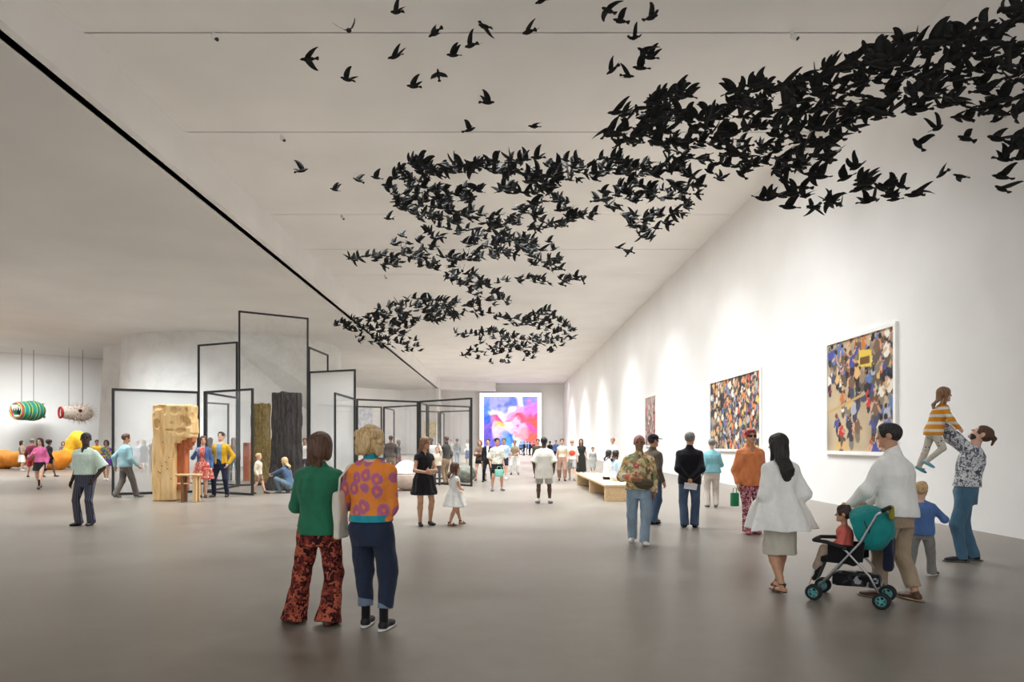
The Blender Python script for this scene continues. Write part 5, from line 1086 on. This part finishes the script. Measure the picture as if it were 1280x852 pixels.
def wing(s, el, sweep, fold):
    """s side, el elevation angle of the inner wing, fold extra bend of the hand"""
    m = MB(); st = [(0, .075, -.070, 0), (.07, .085, -.085, .0), (.14, .070, -.085, 0), (.20, .045, -.085, 0), (.25, .005, -.095, 0), (.29, -.055, -.11, 0)]
    vs = []; x = z = 0; px = 0
    for i, (t, a, b, _) in enumerate(st):
        e = el+(fold if t > .10 else 0)+(fold*.5 if t > .2 else 0); dx = t-px; px = t; x += math.cos(e)*dx; z += math.sin(e)*dx
        sw = sweep*t; th = .007*(1-t/.32)
        for y, zz in ((a, 0), ((a+b)/2, th), (b, 0), ((a+b)/2, -th*.4)): vs.append((s*(.03+x)-s*zz*math.sin(e), y+sw, .018+z+zz*math.cos(e)))
    fs = []
    for i in range(len(st)-1):
        for k in range(4): fs.append((i*4+k, i*4+(k+1) % 4, i*4+4+(k+1) % 4, i*4+4+k))
    fs += [(0, 1, 2, 3), (len(vs)-4, len(vs)-3, len(vs)-2, len(vs)-1)]
    return m.add(vs, fs)
POSES = [(1.15, -.1, .15), (.75, -.2, .2), (.35, -.3, -.35), (.05, -.5, -.2), (-.45, -.2, .2), (1.35, .1, -.15), (.95, -.3, .25), (.2, -.7, .45)]
def mesh_of(mb, name):
    o = mb.build(name, M_bird, None, True); me = o.data; bpy.data.objects.remove(o); return me
BB = mesh_of(bird_body(), 'bird_body'); WM = [(mesh_of(wing(-1, *p), 'wing'), mesh_of(wing(1, *p), 'wing')) for p in POSES]
rb = random.Random(11)
def inpoly(x, y, P_):
    c = False; j = len(P_)-1
    for i in range(len(P_)):
        if (P_[i][1] > y) != (P_[j][1] > y) and x < (P_[j][0]-P_[i][0])*(y-P_[i][1])/(P_[j][1]-P_[i][1])+P_[i][0]: c = not c
        j = i
    return c
# plan of the flock as sections: outline seen from the visitors' standpoint, height above the eye, count
ZONES = [
 ('dense near end by the right wall', [(1000, 100), (1040, 78), (1100, 45), (1150, 52), (1210, 38), (1250, 12), (1300, 5), (1300, 165), (1270, 160), (1210, 150), (1150, 140), (1110, 145), (1060, 165), (1020, 200), (990, 210), (960, 180)], 5.3, .65, 240, .2),
 ('band where the ceiling meets the right wall', [(750, 148), (800, 128), (850, 112), (900, 120), (945, 100), (1000, 98), (1010, 205), (960, 225), (920, 240), (870, 205), (820, 185), (760, 180)], 5.4, .6, 210, .42),
 ('lower fringe in front of the right wall', [(985, 190), (1050, 190), (1085, 215), (1130, 232), (1160, 236), (1130, 252), (1060, 255), (990, 262), (945, 250), (975, 240)], 4.4, .3, 38, .2),
 ('lower fringe at the right edge', [(1235, 150), (1290, 150), (1300, 250), (1240, 245), (1255, 200)], 4.6, .4, 9, .0),
 ('broad middle of the flock', [(478, 225), (520, 195), (560, 205), (600, 188), (640, 182), (690, 205), (740, 188), (790, 205), (850, 195), (880, 230), (860, 262), (812, 300), (790, 318), (750, 300), (700, 300), (660, 300), (590, 310), (560, 290), (500, 262)], 5.5, .55, 430, .42),
 ('thin left arm of the flock', [(434, 322), (470, 318), (500, 290), (545, 284), (575, 300), (570, 345), (520, 345), (450, 330)], 5.7, .3, 65, .33),
 ('central knot of the flock', [(560, 330), (600, 310), (650, 295), (690, 300), (700, 335), (735, 348), (700, 356), (640, 352), (590, 362), (560, 350)], 5.7, .35, 130, .35),
 ('small column joining the far clusters', [(580, 350), (620, 350), (640, 380), (600, 385), (640, 400), (560, 400), (590, 372)], 5.7, .3, 50, .25),
 ('far left cluster', [(414, 405), (450, 396), (490, 380), (520, 372), (570, 376), (570, 400), (520, 402), (510, 418), (545, 436), (500, 441), (450, 430), (435, 412)], 5.6, .35, 210, .34),
 ('far middle cluster', [(590, 405), (610, 390), (650, 398), (690, 384), (700, 400), (722, 412), (716, 424), (690, 440), (650, 452), (620, 456), (590, 446), (575, 450), (588, 425), (560, 414)], 5.6, .35, 230, .40)]
def dens(x, y, thr):
    v = vnoise(np.array([x/1300.]), np.array([y/400.]), 34, 77)[0]*.6+vnoise(np.array([x/1300.]), np.array([y/400.]), 15, 78)[0]*.4
    return v > thr*.92
BIRDS = []
for zi, (nm, poly, hh, jit, cnt, thr) in enumerate(ZONES):
    xs = [p[0] for p in poly]; ys = [p[1] for p in poly]; n = 0; tries = 0
    while n < cnt and tries < 30000:
        tries += 1; x, y = rb.uniform(min(xs), max(xs)), rb.uniform(min(ys), max(ys))
        if not inpoly(x, y, poly) or (thr and not dens(x, y, thr)): continue
        h_ = hh+rb.gauss(0, jit); d = min(h_*F/(HY-y), 46); X_ = (x-HX)*d/F
        if X_ > XR-.45: d *= (XR-.45)/X_; X_ = XR-.45
        Z_ = EYE+(HY-y)*d/F
        if Z_ > ZC-.5: continue
        if any((X_-b[0])**2+(d-b[1])**2+(Z_-b[2])**2 < (.27 if tries < 12000 else .18)**2 for b in BIRDS[-900:]): continue
        BIRDS.append((X_, d, EYE+(HY-y)*d/F, zi, None)); n += 1
LONERS = [(385, 74, 'with raised wings, largest at the left'), (436, 38, 'with one tall wing under the first ceiling joint'), (433, 99, 'small, alone below the pair at the upper left'), (495, 15, 'highest of the loners near the top edge'), (493, 71, 'gliding, between the two upper left rows'), (543, 41, 'on the first ceiling joint'), (516, 108, 'gliding, below the curved-wing bird'), (548, 93, 'with a curved raised wing'), (566, 69, 'with spread wings beside the tilted one'),
          (588, 57, 'tilted upward'), (605, 33, 'with drooping wings'), (660, 40, 'short, right on the first ceiling joint'), (677, 1, 'cut by the top edge'), (610, 128, 'with drooped tail above the flock'), (587, 162, 'on the second ceiling joint'), (667, 158, 'upright, on the second joint right of centre'), (378, 213, 'furthest left of all'), (418, 237, 'with V-shaped wings at the left'), (447, 225, 'heading for the middle of the flock'), (470, 222, 'leading the middle of the flock'),
          (485, 273, 'alone under the left tip of the middle flock'), (814, 22, 'with a wide V of wings near the top edge'), (760, 13, 'first of the upper right stray group'), (775, 26, 'second of the upper right stray group'), (793, 47, 'at the top of the short stray column'), (805, 64, 'in the middle of the short stray column'), (765, 88, 'low left in the stray column'), (785, 95, 'lowest in the stray column'), (800, 85, 'low right in the stray column'), (812, 72, 'rightmost in the stray column'),
          (1147, 180, 'below the dense end, in front of the wall'), (1207, 173, 'below the dense end, right of its neighbour'), (1172, 160, 'just under the dense end'), (1150, 240, 'last on the right of the lower fringe'), (1177, 218, 'left one of the lower wall pair'), (1200, 220, 'right one of the lower wall pair'), (1110, 245, 'near the right of the lower fringe')]
for x, y, lab in LONERS:
    hh = 5.9 if x < 700 and y > 100 else (6.6 if x < 900 else 4.6); d = hh*F/(HY-y); BIRDS.append(((x-HX)*d/F, d, EYE+(HY-y)*d/F, -1, lab))
BIRDS.sort(key=lambda b: (0 if b[4] else 1, b[1]))
NI = 300; far_v = []; far_f = []; stuff = MB()
COUNT = {}
for i, (X_, Y_, Z_, zi, lab) in enumerate(BIRDS):
    k = rb.choice([0, 0, 1, 1, 2, 3, 4, 5, 5, 6, 6, 7]); hdg = rb.gauss(PI/2, .55) if rb.random() < .8 else rb.gauss(-PI/2, .5)
    rot = Euler((rb.gauss(.12, .28), rb.gauss(0, .35), hdg)); sc = rb.uniform(.88, 1.12)*{0: .66, 1: .62, 2: .70, 3: .70, 8: .80, 9: .80, 7: .72, 6: .68, 5: .70, -1: .66}.get(zi, .63)
    if i < NI:
        b = bpy.data.objects.new('bird', BB); COL.objects.link(b); b.location = (X_, Y_, Z_); b.rotation_euler = rot; b.scale = (sc,)*3
        zn = ['dense near end', 'sloping band', 'wall-side fringe', 'right-edge fringe', 'broad middle', 'left arm', 'central knot', 'joining column', 'far left cluster', 'far middle cluster'][zi]
        if lab: tag(b, 'lone black bird '+lab, 'bird')
        else:
            po = ['steeply raised', 'raised', 'half raised', 'level', 'lowered', 'upright', 'high swept', 'bent'][k]
            ys_ = [p[1] for p in ZONES[zi][1]]; xs_ = [p[0] for p in ZONES[zi][1]]; yy = HY-(Z_-EYE)*F/Y_; xx = HX+X_*F/Y_
            ver = 'upper' if yy < (min(ys_)*.6+max(ys_)*.4) else 'lower'; hor = ('left', 'middle', 'right')[min(2, max(0, int(3*(xx-min(xs_))/(max(xs_)-min(xs_)))))]
            tag(b, 'black bird, %s wings, heading %s, %s %s of the %s' % (po, 'left' if hdg > 0 else 'right', ver, hor, zn), 'bird', 'birds in the '+ZONES[zi][0])
        for q in (0, 1): w_ = bpy.data.objects.new('wing', WM[k][q]); COL.objects.link(w_); w_.parent = b
    else:
        M4 = Matrix.Translation((X_, Y_, Z_))@rot.to_matrix().to_4x4()@Matrix.Scale(sc, 4)
        for me in (BB, WM[k][0], WM[k][1]): stuff.add([M4@v.co for v in me.vertices], [tuple(p.vertices) for p in me.polygons])
o = stuff.build('bird_flock', M_bird, None, True); tag(o, 'the far and crowded remainder of the black hanging bird flock', 'birds', None, 'stuff')
